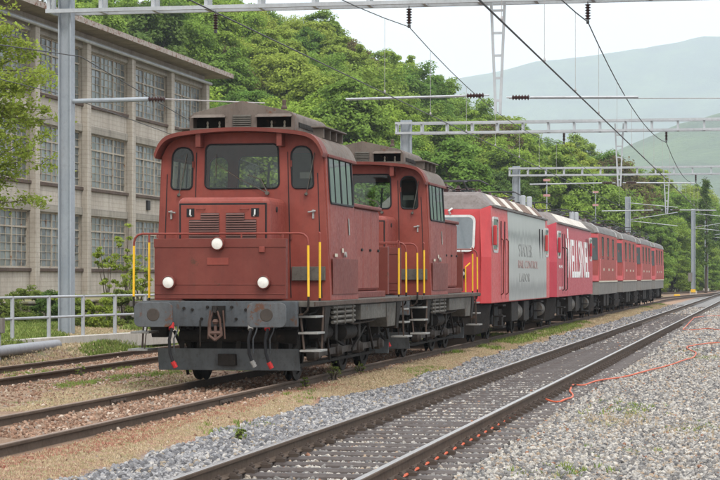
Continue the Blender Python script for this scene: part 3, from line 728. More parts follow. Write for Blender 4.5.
    for s in (-1, 1):
        for q in range(5):
            y0 = 4.36+.80*q
            d = MB().box(*(sorted((s*1.018,s*1.036))), y0, y0+.77, 1.45, 2.85).build('hood_door', M['red'], LH, bevel=.006)
            m = MB(); m.box(*(sorted((s*1.035,s*1.06))), y0+.60, y0+.72, 2.13, 2.16); m.cyl((s*1.03,y0+.62,2.145),(s*1.065,y0+.62,2.145),.025,8); m.build('door_latch', M['rubber'], d)
    return root
M['buffer'] = paint('worn_buffer_steel', (.075,.083,.09), (.105,.112,.118), (.04,.032,.027), .6, (.10,.05,.032), .055, .6, scale=1.6)
t = NT('silver_film_print'); co = t.co(); sz = t.n('SeparateXYZ', {'Vector': co}).outputs[2]
st = t.noise(t.co(scale=(3,3,.35)), 1.7, 6, .75); fine = t.noise(t.co(scale=(9,9,1.2)), 2.0, 5, .7)
zz = t.math('ADD', sz, t.math('MULTIPLY', t.math('SUBTRACT', st, .5), 1.1))
bd = t.ramp(t.n('MapRange', {'Value': zz, 'From Min': 1.0, 'From Max': 3.45}).outputs[0], [(0,.35),(.14,.95),(.26,.15),(.45,.3),(.62,.05),(.73,1),(.80,.25),(1,.0)])
c = t.mix(t.ramp(fine, [(.35,0),(.7,1)]), (.35,.355,.34), (.45,.45,.43)); c = t.mix(bd, c, (.15,.15,.15))
M['silver'] = t.fin(c, .32, .15)
M['rustlink'] = paint('rusty_coupling', (.085,.052,.042), (.12,.075,.06), (.045,.03,.025), .5, None, 0, .7, streak=False)
M['rustframe'] = paint('rust_brown_steel', (.075,.054,.044), (.105,.077,.063), (.04,.028,.021), .6, (.095,.045,.027), .02, .7)
M['rod'] = paint('greasy_rod_steel', (.045,.038,.033), (.068,.057,.049), (.02,.016,.013), .5, None, 0, .55, streak=False)
M['louv'] = paint('louvre_paint', (.105,.055,.048), (.14,.075,.065), (.05,.03,.028), .5, None, 0, .55, streak=False)
M['glass_side'] = glass('side_glass', (.42,.46,.42), (.42,.45,.44))
TRAIN_Y = 30.4
shunter = make_diesel(); shunter.location = (SIDE, TRAIN_Y, SIDE_Z)
tag(shunter, 'dull red diesel shunter at the head of the train, nearest the camera', 'locomotive', 'locomotives standing in line')
sh2 = copy_tree(shunter); sh2.location = (SIDE, TRAIN_Y+10.06, SIDE_Z)
tag(sh2, 'dull red diesel shunter coupled second, right behind the nearest one', 'locomotive')

# ------------------------------------------------------------------ modern electric locomotives
def text(body, parent, size, loc, rot, mat, sx=1.0, name='lettering'):
    cu = bpy.data.curves.new(name, 'FONT'); cu.body = body; cu.size = size; cu.extrude = .002; cu.materials.append(mat)
    o = bpy.data.objects.new(name, cu); COL.objects.link(o); o.parent = parent; o.location = loc; o.rotation_euler = rot; o.scale = (sx,1,1)
    return o
def bogie(root, y0, base, mat, r=.5):
    m = MB()
    for s in (-1, 1):
        m.prism([(y0-base/2-.6,.62),(y0-base/2-.3,.48),(y0-base/2+.35,.48),(y0-.5,.42),(y0+.5,.42),(y0+base/2-.35,.48),(y0+base/2+.3,.48),(y0+base/2+.6,.62),(y0+base/2+.5,.80),(y0+.8,.80),(y0+.5,.66),(y0-.5,.66),(y0-.8,.80),(y0-base/2-.5,.80)], 'x', *(sorted((s*.98,s*1.14))))
        m.cyl((s*1.0,y0-.2,.75),(s*1.0,y0-.2,1.05),.14,10); m.cyl((s*1.0,y0+.2,.75),(s*1.0,y0+.2,1.05),.14,10)
        m.bar((s*1.16,y0-.9,.55),(s*1.16,y0+.1,.95),.06,.06)
    b = m.build('bogie', mat, root, bevel=.01)
    for k in (-1, 1):
        for s in (-1, 1):
            wheel(root, s*.75, y0+k*base/2, r, s, False)
            m = MB(); m.box(*(sorted((s*1.05,s*1.22))), y0+k*base/2-.17, y0+k*base/2+.17, r-.15, r+.15)
            for q in (-.26,.26): m.cyl((s*1.08,y0+k*base/2+q,r-.02),(s*1.08,y0+k*base/2+q,r+.3),.08,8)
            m.build('axle_box', mat, b, bevel=.015)
def pantograph(root, y, z, s=1):
    m = MB()
    for x in (-.55,.55):
        m.tube([(x*.8,y,z+.12),(x,y+s*1.5,z+.28)], .025, 6); m.tube([(x,y+s*1.5,z+.28),(x*.7,y-s*.3,z+.36)], .018, 6)
    m.box(-.6,.6,y-.3,y+.3,z+.06,z+.12)
    m.cyl((-.55,y+s*1.5,z+.28),(.55,y+s*1.5,z+.28),.02,6)
    for q in (-.35,-.1): m.tube([(-.95,y+s*q,z+.28),(-.75,y+s*q,z+.38),(.75,y+s*q,z+.38),(.95,y+s*q,z+.28)], .02, 6)
    for x in (-.45,.45):
        for q in (-.3,.3): m.lathe([(0,.05),(.02,.07),(.04,.045),(.06,.07),(.08,.04)], (x,y+q,z), 'z', 8)
    return m.build('pantograph', M['wire'], root)
def roof_gear(root, ys_, z, seed):
    r = random.Random(seed); m = MB()
    for y in ys_:
        m.lathe([(0,.06),(.03,.09),(.06,.06),(.09,.09),(.12,.06),(.15,.09),(.18,.05),(.24,.03)], (r.uniform(-.6,.6),y,z), 'z', 8)
    for q in range(len(ys_)-1): m.tube([(r.uniform(-.5,.5),ys_[q],z+.24),(r.uniform(-.5,.5),(ys_[q]+ys_[q+1])/2,z+.20),(r.uniform(-.5,.5),ys_[q+1],z+.24)], .018, 5)
    m.build('roof_conductor', M['insul'], root)
    for q in range(4):
        y = ys_[0]+(ys_[-1]-ys_[0])*(q+.5)/4; x = r.uniform(-.4,.4)
        MB().box(x-.25,x+.25,y-.35,y+.35,z-.02,z+r.uniform(.1,.22)).build('roof_box', M['roofgrey'], root, bevel=.02)

def make_electric(L, mat_cab, mat_side, side0, side1, kind):
    root = empty('electric_locomotive'); W = 1.47
    def ring(f):    # f: function y from end
        return f
    def rings(fl):
        R0 = [(1.26,.80,1.0),(1.26,.82,2.15),(1.20,1.16,3.34)]
        R1 = [(W,1.15,1.0),(W,1.15,2.15),(W-.05,1.42,3.44)]
        return [[(x,fl(y),z) for x, y, z in r] for r in (R0, R1)]
    A = rings(lambda y: y); Bk = rings(lambda y: L-y)
    mid = lambda y: [(W,y,1.0),(W,y,2.15),(W-.05,y,3.44)]
    def full(half): return half+[(-x,y,z) for x, y, z in reversed(half)]
    rs_ = [full(A[0]), full(A[1]), full(mid(side0)), full(mid(side1)), full(Bk[1]), full(Bk[0])]
    body = MB().loft(rs_, cap=True, closed=True).build('body_shell', mat_cab, root, bevel=.02)
    # roof
    def roofring(half): return half+[(-x,y,z) for x, y, z in reversed(half)]
    rr = [roofring([(1.20,1.16,3.342),(1.02,1.55,3.70)]), roofring([(W-.045,1.42,3.442),(1.08,1.85,3.80)]), roofring([(W-.045,L-1.42,3.442),(1.08,L-1.85,3.80)]), roofring([(1.20,L-1.16,3.342),(1.02,L-1.55,3.70)])]
    roof = MB().loft(rr, cap=True, closed=True).build('roof', M['roofgrey'], root, bevel=.015)
    # slanted vent panels on the roof flanks
    n = 9; y0, y1 = 2.55, L-2.55; st = (y1-y0)/n
    for s in (-1, 1):
        for q in range(n):
            a, b = y0+st*q+.06, y0+st*(q+1)-.06
            def P(y, k): return (s*(W-.045+(1.08-W+.045)*k+.02), y, 3.442+.358*k+.012)
            def Q(y, k): return (s*(W-.045+(1.08-W+.045)*k-.02), y, 3.442+.358*k-.02)
            MB().hexa([Q(a,.12),Q(b,.12),P(b,.12),P(a,.12),Q(a,.9),Q(b,.9),P(b,.9),P(a,.9)]).build('roof_vent', M['grille_lt' if (kind == 'b' or q in (0,2,4,7)) else 'grille_br'], roof, bevel=.008)
        MB().box(*(sorted((s*(W-.06),s*(W+.012)))), 1.7, L-1.7, 3.405, 3.455).build('cantrail', M['roofsilver'], roof, bevel=.006)
    roof_gear(root, list(np.linspace(2.4, L-2.4, 11)), 3.80, 5 if kind == 'a' else 6)
    pantograph(root, L-4.2, 3.82, 1); pantograph(root, 4.2, 3.82, -1)
    for q, x in enumerate((.75,.85)): MB().lathe([(0,.09),(.38,.09),(.40,.05)], (x,L-2.2+q*.9,3.78), 'z', 10).build('roof_arrester', M['galv'], root)
    # side film / coloured middle section, a thin skin on the flank
    for s in (-1, 1):
        def S(y, z): k = 0 if z < 2.15 else (z-2.15)/1.31; return (s*(W-.05*k+.006), y, z)
        def T(y, z): k = 0 if z < 2.15 else (z-2.15)/1.31; return (s*(W-.05*k-.01), y, z)
        m = MB()
        for z0, z1 in ((1.03,2.15),(2.15,3.40)): m.hexa([T(side0,z0),T(side1,z0),S(side1,z0),S(side0,z0),T(side0,z1),T(side1,z1),S(side1,z1),S(side0,z1)])
        film = m.build('side_panel', mat_side, root)
        for yw in (1.55, L-2.45):
            poly = rrect(yw+.45, 2.72, .90, .78, .08, 3)
            fr = MB().panel(rrect(yw+.45,2.72,1.02,.90,.12,3), [poly], 'x', *(sorted((s*(W-.03),s*(W+.01))))).build('cab_window', M['alu'], root)
            MB().add([(s*(W-.008),p[0],p[1]) for p in poly], [tuple(range(len(poly)))]).build('pane', M['glass_dk'], fr)
            MB().box(*(sorted((s*(W+.01),s*(W+.10)))), yw-.12, yw-.02, 2.45, 2.95).build('mirror', mat_cab, root, bevel=.02)
        for yd in (3.15, L-3.95):
            m = MB()
            for a, b in ((yd,yd+.03),(yd+.77,yd+.80)): m.box(*(sorted((s*(W-.02),s*(W+.004)))), a, b, 1.1, 3.1)
            m.build('door_seam', M['rubber'], root)
            m = MB()
            for y in ((yd-.12,yd+.92) if yd < 5 else ()): m.tube([(s*(W+.01),y,1.2),(s*(W+.07),y,1.25),(s*(W+.07),y,2.6),(s*(W+.01),y,2.65)], .02, 6)
            m.build('handrail', M['red2'] if kind == 'a' else M['under'], root) if yd < 5 else None
            m = MB()
            for z in (.35,.62,.9): m.box(*(sorted((s*1.25,s*1.5))), yd+.05, yd+.7, z, z+.04)
            m.box(*(sorted((s*1.25,s*1.28))), yd+.02, yd+.73, .33, 1.0); m.build('steps', M['under'], root)
    # front windscreens, lamps, plough, at both ends
    for e in (0, 1):
        fl = (lambda y: y) if e == 0 else (lambda y: L-y)
        d = -1 if e == 0 else 1
        def F(x, z, o=.0): return (x, fl(.82+(.34)*(z-2.15)/1.19)+d*o, z)
        wp = rrect(0, 2.74, 2.06, .80, .12, 4)
        ring_o = rrect(0, 2.74, 2.18, .92, .16, 4)
        nn = len(wp); m = MB()
        vs_ = [F(x,z,.012) for x, z in ring_o]+[F(x,z,.012) for x, z in wp]
        m.add(vs_, [(i,(i+1) % nn,nn+(i+1) % nn,nn+i) for i in range(nn)])
        fr = m.build('windscreen', M['alu'], root)
        MB().add([F(x,z,.008) for x, z in wp], [tuple(range(nn))]).build('pane', M['glass_opq'], fr)
        m = MB(); m.tube([F(.45,3.22,.05),F(.42,3.30,.10),F(.5,3.36,.06)], .03, 6); m.build('horn', M['alu'], root)
        m = MB(); m.tube([F(.35,2.36,.03),F(.2,2.95,.03)], .012, 5); m.build('wiper', M['rubber'], root)
        for x in (-.72,.72):
            m = MB().box(x-.17,x+.17,*(sorted((fl(.77),fl(.83)))),1.62,1.86); h = m.build('headlight_unit', M['rubber'], root, bevel=.02)
            for q in (-.08,.08): MB().lathe([(0,.06),(d*.02,.055)], (x+q,fl(.77),1.74), 'y', 12).build('lens', M['lampwhite'], h)
            m = MB(); m.lathe([(0,.10),(d*.55,.10)], (x*1.2,fl(.74),1.06), 'y', 12); m.prism(rrect(x*1.2,1.06,.55,.34,.08,4), 'y', *(sorted((fl(.14),fl(.18))))); m.build('buffer', M['frame'], root, bevel=.006)
        m = MB(); m.hexa([(-1.1,fl(.75),.22),(1.1,fl(.75),.22),(1.35,fl(1.5),.3),(-1.35,fl(1.5),.3),(-1.1,fl(.80),.98),(1.1,fl(.80),.98),(1.44,fl(1.42),.98),(-1.44,fl(1.42),.98)]); m.build('snow_plough', M['under'], root, bevel=.02)
        for s in (-1, 1): MB().tube([(s*.9,fl(.66),1.1),(s*.9,fl(.62),1.9),(s*1.0,fl(.70),2.0)], .02, 6).build('handrail', M['yellow'], root)
    bogie(root, 4.0, 2.8, M['under']); bogie(root, L-4.0, 2.8, M['under'])
    for s in (-1, 1):
        for (y0, y1, z0) in ((6.1,7.6,.45),(9.0,10.3,.42)): MB().box(*(sorted((s*.8,s*1.38))), y0, y1, z0, .985).build('equipment_box', M['under'], root, bevel=.02)
        MB().lathe([(-.55,.05),(-.5,.25),(.5,.25),(.55,.05)], (s*1.12,8.3,.68), 'y', 18).build('air_tank', M['frame_lt'], root, smooth=True)
        MB().lathe([(-.4,.05),(-.35,.22),(.35,.22),(.4,.05)], (s*1.15,L-1.9,.66), 'y', 18).build('air_tank', M['frame_lt'], root, smooth=True)
    MB().box(-.9,.9,1.6,L-1.6,.6,.995).build('underframe', M['under'], root)
    return root
M['faint'] = plain('faded_grey_print', (.29,.29,.28), .4); M['faint_red'] = plain('faded_red_print', (.42,.25,.23), .4)
M['glass_opq'] = plain('tinted_screen', (.10,.125,.135), .06, 0, .9)
LE = 16.4
e1 = make_electric(LE, M['bred'], M['silver'], 4.75, 14.3, 'a'); e1.location = (SIDE, TRAIN_Y+20.15, SIDE_Z)
tag(e1, 'bright red electric locomotive with a silver side panel, behind the shunters', 'locomotive', 'locomotives standing in line')
e2 = make_electric(LE, M['bred2'], M['bred2'], 4.75, 15.0, 'b'); e2.location = (SIDE, TRAIN_Y+20.15+LE+.06, SIDE_Z)
tag(e2, 'crimson electric locomotive with tall white letters on its side', 'locomotive', 'locomotives standing in line')
XS = 1.47+.012
# faint and bold lettering on the sides
def fit_text(body, parent, width, height, y0, z0, mat, x=1.482, bold=0.0):
    cu = bpy.data.curves.new('lettering', 'FONT'); cu.body = body; cu.size = 1.0; cu.extrude = .002; cu.offset = bold
    tmp = bpy.data.objects.new('lettering', cu); COL.objects.link(tmp); bpy.context.view_layer.update()
    me = bpy.data.meshes.new_from_object(tmp.evaluated_get(bpy.context.evaluated_depsgraph_get())); COL.objects.unlink(tmp); bpy.data.objects.remove(tmp)
    co = np.empty(len(me.vertices)*3, np.float32); me.vertices.foreach_get('co', co); co = co.reshape(-1,3); lo = co.min(0); hi = co.max(0)
    u = (co[:,0]-lo[0])/(hi[0]-lo[0]); w = (co[:,1]-lo[1])/(hi[1]-lo[1])
    Z = z0+w*height; X = np.where(Z > 2.15, x-.05*(Z-2.15)/1.29, x)+co[:,2]
    me.vertices.foreach_set('co', np.stack([X, y0+u*width, Z],1).astype(np.float32).ravel()); me.materials.clear(); me.materials.append(mat); me.update()
    o = bpy.data.objects.new('lettering', me); COL.objects.link(o); o.parent = parent; return o
fit_text('STADLER', e1, 3.3, .36, 7.0, 2.22, M['faint'])
fit_text('RAIL CONTROL', e1, 5.0, .22, 6.8, 1.90, M['faint_red'])
fit_text('LABOR', e1, 2.6, .24, 7.1, 1.52, M['faint'])
fit_text('WELLSINEL', e2, 9.2, 1.36, 4.35, 1.62, M['white'], 1.486, .012)
fit_text('I', e2, .45, .34, 4.9, 2.98, M['white'], 1.486)
fit_text('456 143-1', e2, 1.3, .10, 1.75, 1.95, M['white'])
fit_text('SZU', e2, .7, .09, 1.75, 1.25, M['white'])
fit_text('11', e2, .3, .09, 2.8, 1.25, M['white'])

# ------------------------------------------------------------------ older electric locomotives at the far end
def make_old_electric():
    L = 14.35; W = 1.48; root = empty('old_electric_locomotive')
    def half(y, w, zt): return [(w,y,1.46),(w,y,2.3),(w-.03,y,zt)]
    def full(h): return h+[(-x,y,z) for x, y, z in reversed(h)]
    rs_ = [full([(1.15,.75,1.46),(1.15,.78,2.3),(1.12,1.05,3.42)]), full([(W,1.9,1.46),(W,1.9,2.3),(W-.03,1.95,3.45)]),
           full([(W,L-1.9,1.46),(W,L-1.9,2.3),(W-.03,L-1.95,3.45)]), full([(1.15,L-.75,1.46),(1.15,L-.78,2.3),(1.12,L-1.05,3.42)])]
    MB().loft(rs_, closed=True).build('body_shell', M['salmon'], root, bevel=.03)
    sk = [[(x,y,z-.51 if z > 1.2 else z) for x, y, z in ((w,yy,1.455),(w,yy,1.0))] for w, yy in ((1.12,.8),(1.46,1.9),(1.46,L-1.9),(1.12,L-.8))]
    sk = [[(w,yy,1.455),(w,yy,.93),(-w,yy,.93),(-w,yy,1.455)] for w, yy in ((1.12,.8),(1.46,1.9),(1.46,L-1.9),(1.12,L-.8))]
    MB().loft(sk, closed=True).build('skirt', M['skirt'], root, bevel=.02)
    for s in (-1, 1): MB().box(*(sorted((s*1.45,s*1.492))), 1.9, L-1.9, 1.445, 1.50).build('cream_line', M['cream'], root)
    n = 10
    def rf(w, y, zb, zt): return [(w*math.cos(math.pi*k/n), y, zb+(zt-zb)*math.sin(math.pi*k/n)**.8) for k in range(n+1)]
    MB().loft([rf(1.12,1.06,3.42,3.5), rf(1.30,1.5,3.44,3.85), rf(1.45,2.2,3.455,3.98), rf(1.45,L-2.2,3.455,3.98), rf(1.30,L-1.5,3.44,3.85), rf(1.12,L-1.06,3.42,3.5)], cap=True, closed=True).build('roof', M['roofsilver'], root, smooth=True)
    for q in range(3):
        y = 3.3+q*2.9; MB().lathe([(0,.45),(.12,.43),(.2,.3)], (.25,y,3.85), 'z', 14).build('roof_fan', M['roofgrey'], root)
    for y0_ in (1.08, L-2.9): MB().loft([rf(1.46,y0_+.5,3.46,3.985), rf(1.46,y0_+1.3,3.46,3.995)], cap=True, closed=True).build('roof_cap', M['roofcap'], root, smooth=True)
    roof_gear(root, list(np.linspace(2.2, L-2.2, 14)), 3.97, 9)
    pantograph(root, 3.6, 4.0, -1); pantograph(root, L-3.6, 4.0, 1)
    for s in (-1, 1):
        for y in (3.5,6.4,9.3):
            fr = MB().panel(rrect(y+.45,2.86,.74,.92,.08,3), [rrect(y+.45,2.86,.64,.82,.06,3)], 'x', *(sorted((s*(W-.03),s*(W+.006))))).build('window', M['rubber'], root)
            MB().box(*(sorted((s*(W-.03),s*(W-.006)))), y+.14, y+.76, 2.46, 3.26).build('pane', M['pane_green'], fr)
        for yd in (2.15, L-2.85):
            MB().box(*(sorted((s*(W-.02),s*(W+.008)))), yd, yd+.7, 1.55, 2.4).build('door', M['bred'], root, bevel=.01)
            m = MB()
            for z in (.35,.62,.9): m.box(*(sorted((s*1.2,s*1.46))), yd, yd+.65, z, z+.04)
            m.build('steps', M['under'], root)
        for y in (4.2,7.0,9.2): MB().box(*(sorted((s*W,s*(W+.01)))), y, y+.5, 1.92, 2.02).build('plate', M['cream'], root)
        for y in (6.0,7.7): MB().box(*(sorted((s*.9,s*1.36))), y, y+1.1, .42, .925).build('equipment_box', M['under'], root, bevel=.02)
    for e in (0, 1):
        fl = (lambda y: y) if e == 0 else (lambda y: L-y)
        # slanted corner faces carry a bright red panel and a tall window
        for s in (-1, 1):
            def C(k, z, o): # along the corner face from front (k=0) to side (k=1)
                a = Vector((s*1.15, .75, z)); b = Vector((s*W, 1.9, z)); nrm = Vector((s*1.15, -.33, 0)).normalized()*o
                p = a+(b-a)*k+nrm; zz = max(0,(z-2.3)/1.13); p.y += .3*zz*(1-k); p.x -= s*.03*zz; return (p.x, fl(p.y), p.z)
            def plate(k0, k1, z0, z1, o): return [C(k0,z0,-.01),C(k1,z0,-.01),C(k1,z0,o),C(k0,z0,o),C(k0,z1,-.01),C(k1,z1,-.01),C(k1,z1,o),C(k0,z1,o)]
            MB().hexa(plate(.05,.97,1.5,3.4,.012)).build('corner_panel', M['bred'], root)
            MB().hexa(plate(.18,.86,2.35,3.25,.02)).build('corner_window', M['dark_pane'], root)
        for x in (-.55,.55):
            MB().box(x-.48,x+.48,*(sorted((fl(.86),fl(.99)))),2.55,3.25).build('windscreen', M['glass_dk'], root)
            m = MB(); m.lathe([(0,.10),((-.55 if e == 0 else .55),.10)], (x*1.6,fl(.74),1.06), 'y', 12); m.prism(rrect(x*1.6,1.06,.55,.34,.08,4), 'y', *(sorted((fl(.12),fl(.16))))); m.build('buffer', M['under'], root)
            MB().lathe([(0,.12),((-.03 if e == 0 else .03),.11)], (x*1.5,fl(.76),1.75), 'y', 14).build('headlight', M['lampwhite'], root)
        m = MB(); m.hexa([(-1.1,fl(.8),.25),(1.1,fl(.8),.25),(1.3,fl(1.5),.3),(-1.3,fl(1.5),.3),(-1.1,fl(.85),.92),(1.1,fl(.85),.92),(1.3,fl(1.4),.92),(-1.3,fl(1.4),.92)]); m.build('snow_plough', M['under'], root)
    bogie(root, 3.6, 2.8, M['under'], .58); bogie(root, L-3.6, 2.8, M['under'], .58)
    MB().box(-.9,.9,1.6,L-1.6,.6,.925).build('underframe', M['under'], root)
    return root
M['roofcap'] = paint('pale_roof_cap', (.24,.235,.225), (.30,.295,.285), (.12,.1,.085), .5, None, 0, .5)
M['dark_pane'] = plain('dark_cab_window', (.045,.052,.048), .45, 0, .2)
M['pane_green'] = plain('greenish_window', (.10,.125,.095), .12)
o1 = make_old_electric(); y = TRAIN_Y+20.15+2*LE+.15
which = ('nearest of the four, next to the crimson one', 'second of the four behind the crimson one', 'third of the four behind the crimson one', 'last vehicle of the train')
for k in range(4):
    o = o1 if k == 0 else copy_tree(o1)
    o.location = (SIDE, y+14.4*k, SIDE_Z)
    tag(o, 'faded red electric locomotive with grey skirt, '+which[k], 'locomotive', 'locomotives standing in line')
# ------------------------------------------------------------------ factory building on the left
def conc(name, base, dark):
    t = NT(name); co = t.co(); a = t.noise(co, .5, 6, .65); b = t.noise(co, 6, 6, .7); st = t.noise(t.co(scale=(1.6,1.6,.12)), 1.2, 6, .7)
    c = t.mix(t.ramp(a, [(.35,0),(.7,1)]), base, dark)
    c = t.mix(t.ramp(st, [(.45,0),(.8,.75)]), c, tuple(x*.5 for x in dark))
    bw = t.n('TexBrick', {'Vector': t.co(scale=(1,1,1)), 'Scale': 1.0})
    # faint board marks left by the formwork
    wv = t.n('TexWave', {'Vector': t.co(), 'Scale': 1.55, 'Distortion': .6, 'Detail': 2}, bands_direction='Z')
    c = t.mix(t.ramp(wv.outputs['Fac'], [(.0,.35),(.12,0)]), c, tuple(x*.6 for x in dark))
    c = t.mix(t.ramp(b, [(.5,0),(.8,.45)]), c, (.16,.13,.10)); t.bump(b, .3, .02); return t.fin(c, .92, 0, .12)
M['concrete'] = conc('weathered_concrete', (.43,.395,.345), (.335,.30,.255))
M['concrete_dk'] = conc('stained_concrete', (.31,.29,.25), (.23,.21,.18))
M['soffit'] = conc('soffit_concrete', (.30,.265,.215), (.23,.20,.16))
M['roofedge'] = paint('rusty_roof_edge', (.28,.25,.22), (.34,.31,.28), (.12,.085,.06), .6, (.15,.06,.035), .08, .8, streak=False, scale=2)
M['winframe'] = paint('pale_rusty_glazing_bar', (.30,.27,.22), (.36,.33,.28), (.20,.11,.06), .6, (.22,.11,.06), .02, .7, streak=False)
t = NT('mottled_pane'); oc = t.co(scale=(.0,1.9,3.2)); vr = t.n('TexVoronoi', {'Vector': t.co(scale=(0,1,1)), 'Scale': 1.6}); nz = t.noise(t.co(), 1.2, 5, .7)
c = t.mix(t.ramp(nz, [(.4,0),(.65,1)]), (.095,.112,.118), (.175,.198,.20)); cv = t.n('TexWhiteNoise', {'Vector': t.n('VectorMath', {0: t.co(scale=(0,1/.66,1/.35))}, operation='FLOOR').outputs[0]}, noise_dimensions='3D')
c = t.mix(t.ramp(cv.outputs['Value'], [(0,0),(.80,.12),(.92,.9)]), c, (.035,.038,.038)); c = t.mix(t.ramp(t.noise(t.co(loc=(5,3,1)), .35, 3, .5),[(.5,0),(.62,.35)]), c, (.20,.235,.20))
M['pane'] = t.fin(c, .28, 0, .5)  # opaque pane colour: uneven grey-blue, some cells darker, some areas greenish
FX = -30.0; BAY = 6.73; ENDY = 110.2; NB = 5
bld = empty('factory_building', (FX, ENDY, .85)); tag(bld, 'long grey concrete factory with rows of wide multi-pane windows on the left', 'building')
Zb = -1.2
floors = ((2.05,4.40),(5.68,8.12),(9.42,11.82))       # window bottoms and tops above rail level
zl = lambda z: z-.85
TOP = 12.55
wallpoly = [(-NB*BAY-3,Zb),(0,Zb),(0,zl(TOP)),(-NB*BAY-3,zl(TOP))]
holes = []; wins = []
for b in range(NB):
    y1 = -BAY*b-.55; y0 = y1-BAY+1.15
    for (z0, z1) in floors: holes.append([(y0,zl(z0)),(y1,zl(z0)),(y1,zl(z1)),(y0,zl(z1))]); wins.append((y0,y1,zl(z0),zl(z1)))
MB().panel(wallpoly, holes, 'x', -.55, 0).build('wall', M['concrete'], bld)
MB().box(-18,-.55,-.5,0,Zb,zl(TOP)).build('end_wall', M['concrete'], bld)
for b in range(NB+1):
    MB().box(.003,.28,-BAY*b-.60,-BAY*b-.06 if b else -.0,Zb,zl(TOP)-.35).build('pillar', M['concrete'], bld, bevel=.02)
for (z0, z1) in floors:
    for b in range(NB):
        y1 = -BAY*b-.602; y0 = -BAY*(b+1)-.055
        MB().box(.002,.10,y0,y1,zl(z0)-.16,zl(z0)-.02).build('window_sill', M['rustframe'], bld, bevel=.01)
        MB().box(.002,.06,y0,y1,zl(z1)+.02,zl(z1)+.35).build('lintel', M['concrete_dk'], bld, bevel=.01)
for i, (y0, y1, z0, z1) in enumerate(wins):
    w = y1-y0; h = z1-z0; fr = MB()
    fr.box(-.20,-.10,y0,y0+.07,z0,z1); fr.box(-.20,-.10,y1-.07,y1,z0,z1); fr.box(-.20,-.10,y0+.07,y1-.07,z0,z0+.06); fr.box(-.20,-.10,y0+.07,y1-.07,z1-.06,z1)
    for k in (1/3,2/3): fr.box(-.19,-.09,y0+w*k-.045,y0+w*k+.045,z0+.06,z1-.06)
    fr.box(-.188,-.088,y0+.07,y1-.07,z1-h*.285-.035,z1-h*.285+.035)
    wd = fr.build('window', M['winframe'], bld)
    gb = MB(); nc, nr = 9, 7
    for k in range(1, nc):
        if k % 3: gb.box(-.175,-.12,y0+w*k/nc-.014,y0+w*k/nc+.014,z0+.06,z1-.06)
    for k in range(1, nr):
        if k != 5: gb.box(-.174,-.119,y0+.07,y1-.07,z0+h*k/nr-.013,z0+h*k/nr+.013)
    gb.build('glazing_bars', M['winframe'], wd)
    pn = MB(); nc, nr = 9, 7
    for a in range(nc):
        for q in range(nr):
            tx = rnd.uniform(-.010,.010); tz = rnd.uniform(-.010,.010)
            ya, yb = y0+w*a/nc+.01, y0+w*(a+1)/nc-.01; za, zb = z0+h*q/nr+.01, z0+h*(q+1)/nr-.01
            pn.add([(-.15-tx-tz,ya,za),(-.15+tx-tz,yb,za),(-.15+tx+tz,yb,zb),(-.15-tx+tz,ya,zb)], [(0,1,2,3)])
    tag(pn.build('panes', M['pane'], wd), kind='stuff')
MB().box(-17,-.6,-NB*BAY-3,-.5,Zb,zl(TOP)-.5).build('dark_interior', M['inside'], bld)
rf = MB().box(-18.5,1.15,-NB*BAY-3,1.6,zl(TOP)+.002,zl(TOP)+.14).build('roof_slab', M['soffit'], bld)
eg = MB().box(1.153,1.20,-NB*BAY-3,1.65,zl(TOP)+.0,zl(TOP)+.24); eg.box(-18.5,1.15,1.603,1.65,zl(TOP),zl(TOP)+.24); eg.build('roof_edge', M['roofedge'], rf)
MB().tube([(.34,-NB*BAY-3,zl(TOP)-.42),(.34,.1,zl(TOP)-.42)], .085, 10).build('gutter', M['galv'], bld, smooth=True)
for b in range(NB): MB().box(-.2,.02,-BAY*b-4.6,-BAY*b-4.35,zl(8.95),zl(9.1)).build('wall_vent', M['rubber'], bld) if False else None
MB().box(.004,.10,-BAY*1-4.2,-BAY*1-3.75,zl(4.95),zl(5.42)).build('wall_lamp', M['rubber'], bld, bevel=.02)
# bare rock face above the roof
import bmesh
bm = bmesh.new(); bmesh.ops.create_icosphere(bm, subdivisions=5, radius=1)
from mathutils import noise as mn
for v in bm.verts:
    p = v.co.copy(); k = 1+.28*mn.fractal(p*1.7, 1.0, 2.0, 6)+.05*mn.noise(p*9); v.co = Vector((p.x*5.0*k, p.y*9*k, p.z*13*k))
rm = bpy.data.meshes.new('rock_face'); bm.to_mesh(rm); bm.free()
t = NT('limestone'); co = t.co(); c = t.ramp(t.noise(t.co(scale=(1,1,.4)), .6, 8, .7), [(.3,(.10,.095,.08)),(.5,(.26,.245,.22)),(.7,(.40,.385,.35))]); t.bump(t.noise(co, 1.2, 8, .7), .8, .3); rm.materials.append(t.fin(c, .95))
rk = bpy.data.objects.new('rock_face', rm); COL.objects.link(rk); rk.location = (-45.5,125,5.0); tag(rk, 'grey limestone rock face rising behind the factory roof', 'rock')

# ------------------------------------------------------------------ fence, kerb, bank
def fence_x(y): return -15.73+.136*(y-42.3)
FY0, FY1 = 38.97, 50.63
fence = empty('railing_fence', (fence_x(FY0), FY0, .33)); tag(fence, 'galvanised two-rail pipe fence standing on a concrete kerb', 'fence')
fd = Vector((fence_x(FY1)-fence_x(FY0), FY1-FY0, 0)); fl_ = fd.length; fu = fd.normalized()
post = MB(); post.tube([(0,0,0),(0,0,.92)], .045, 8)
p0 = post.build('post', M['galv'], fence, smooth=True); npst = 8
for k in range(npst):
    o = p0 if k == 0 else inst(p0, fence)
    o.location = fu*(fl_*k/(npst-1))
for z in (.89,.44): MB().tube([(0,0,z),tuple(fu*fl_+Vector((0,0,z)))], .028, 8).build('pipe_rail', M['galv'], fence, smooth=True)
kb = empty('concrete_kerb', (fence_x(FY0), FY0, .205)); tag(kb, 'pale concrete kerb running along the foot of the fence', 'kerb')
sd_ = Vector((fu.y,-fu.x,0))
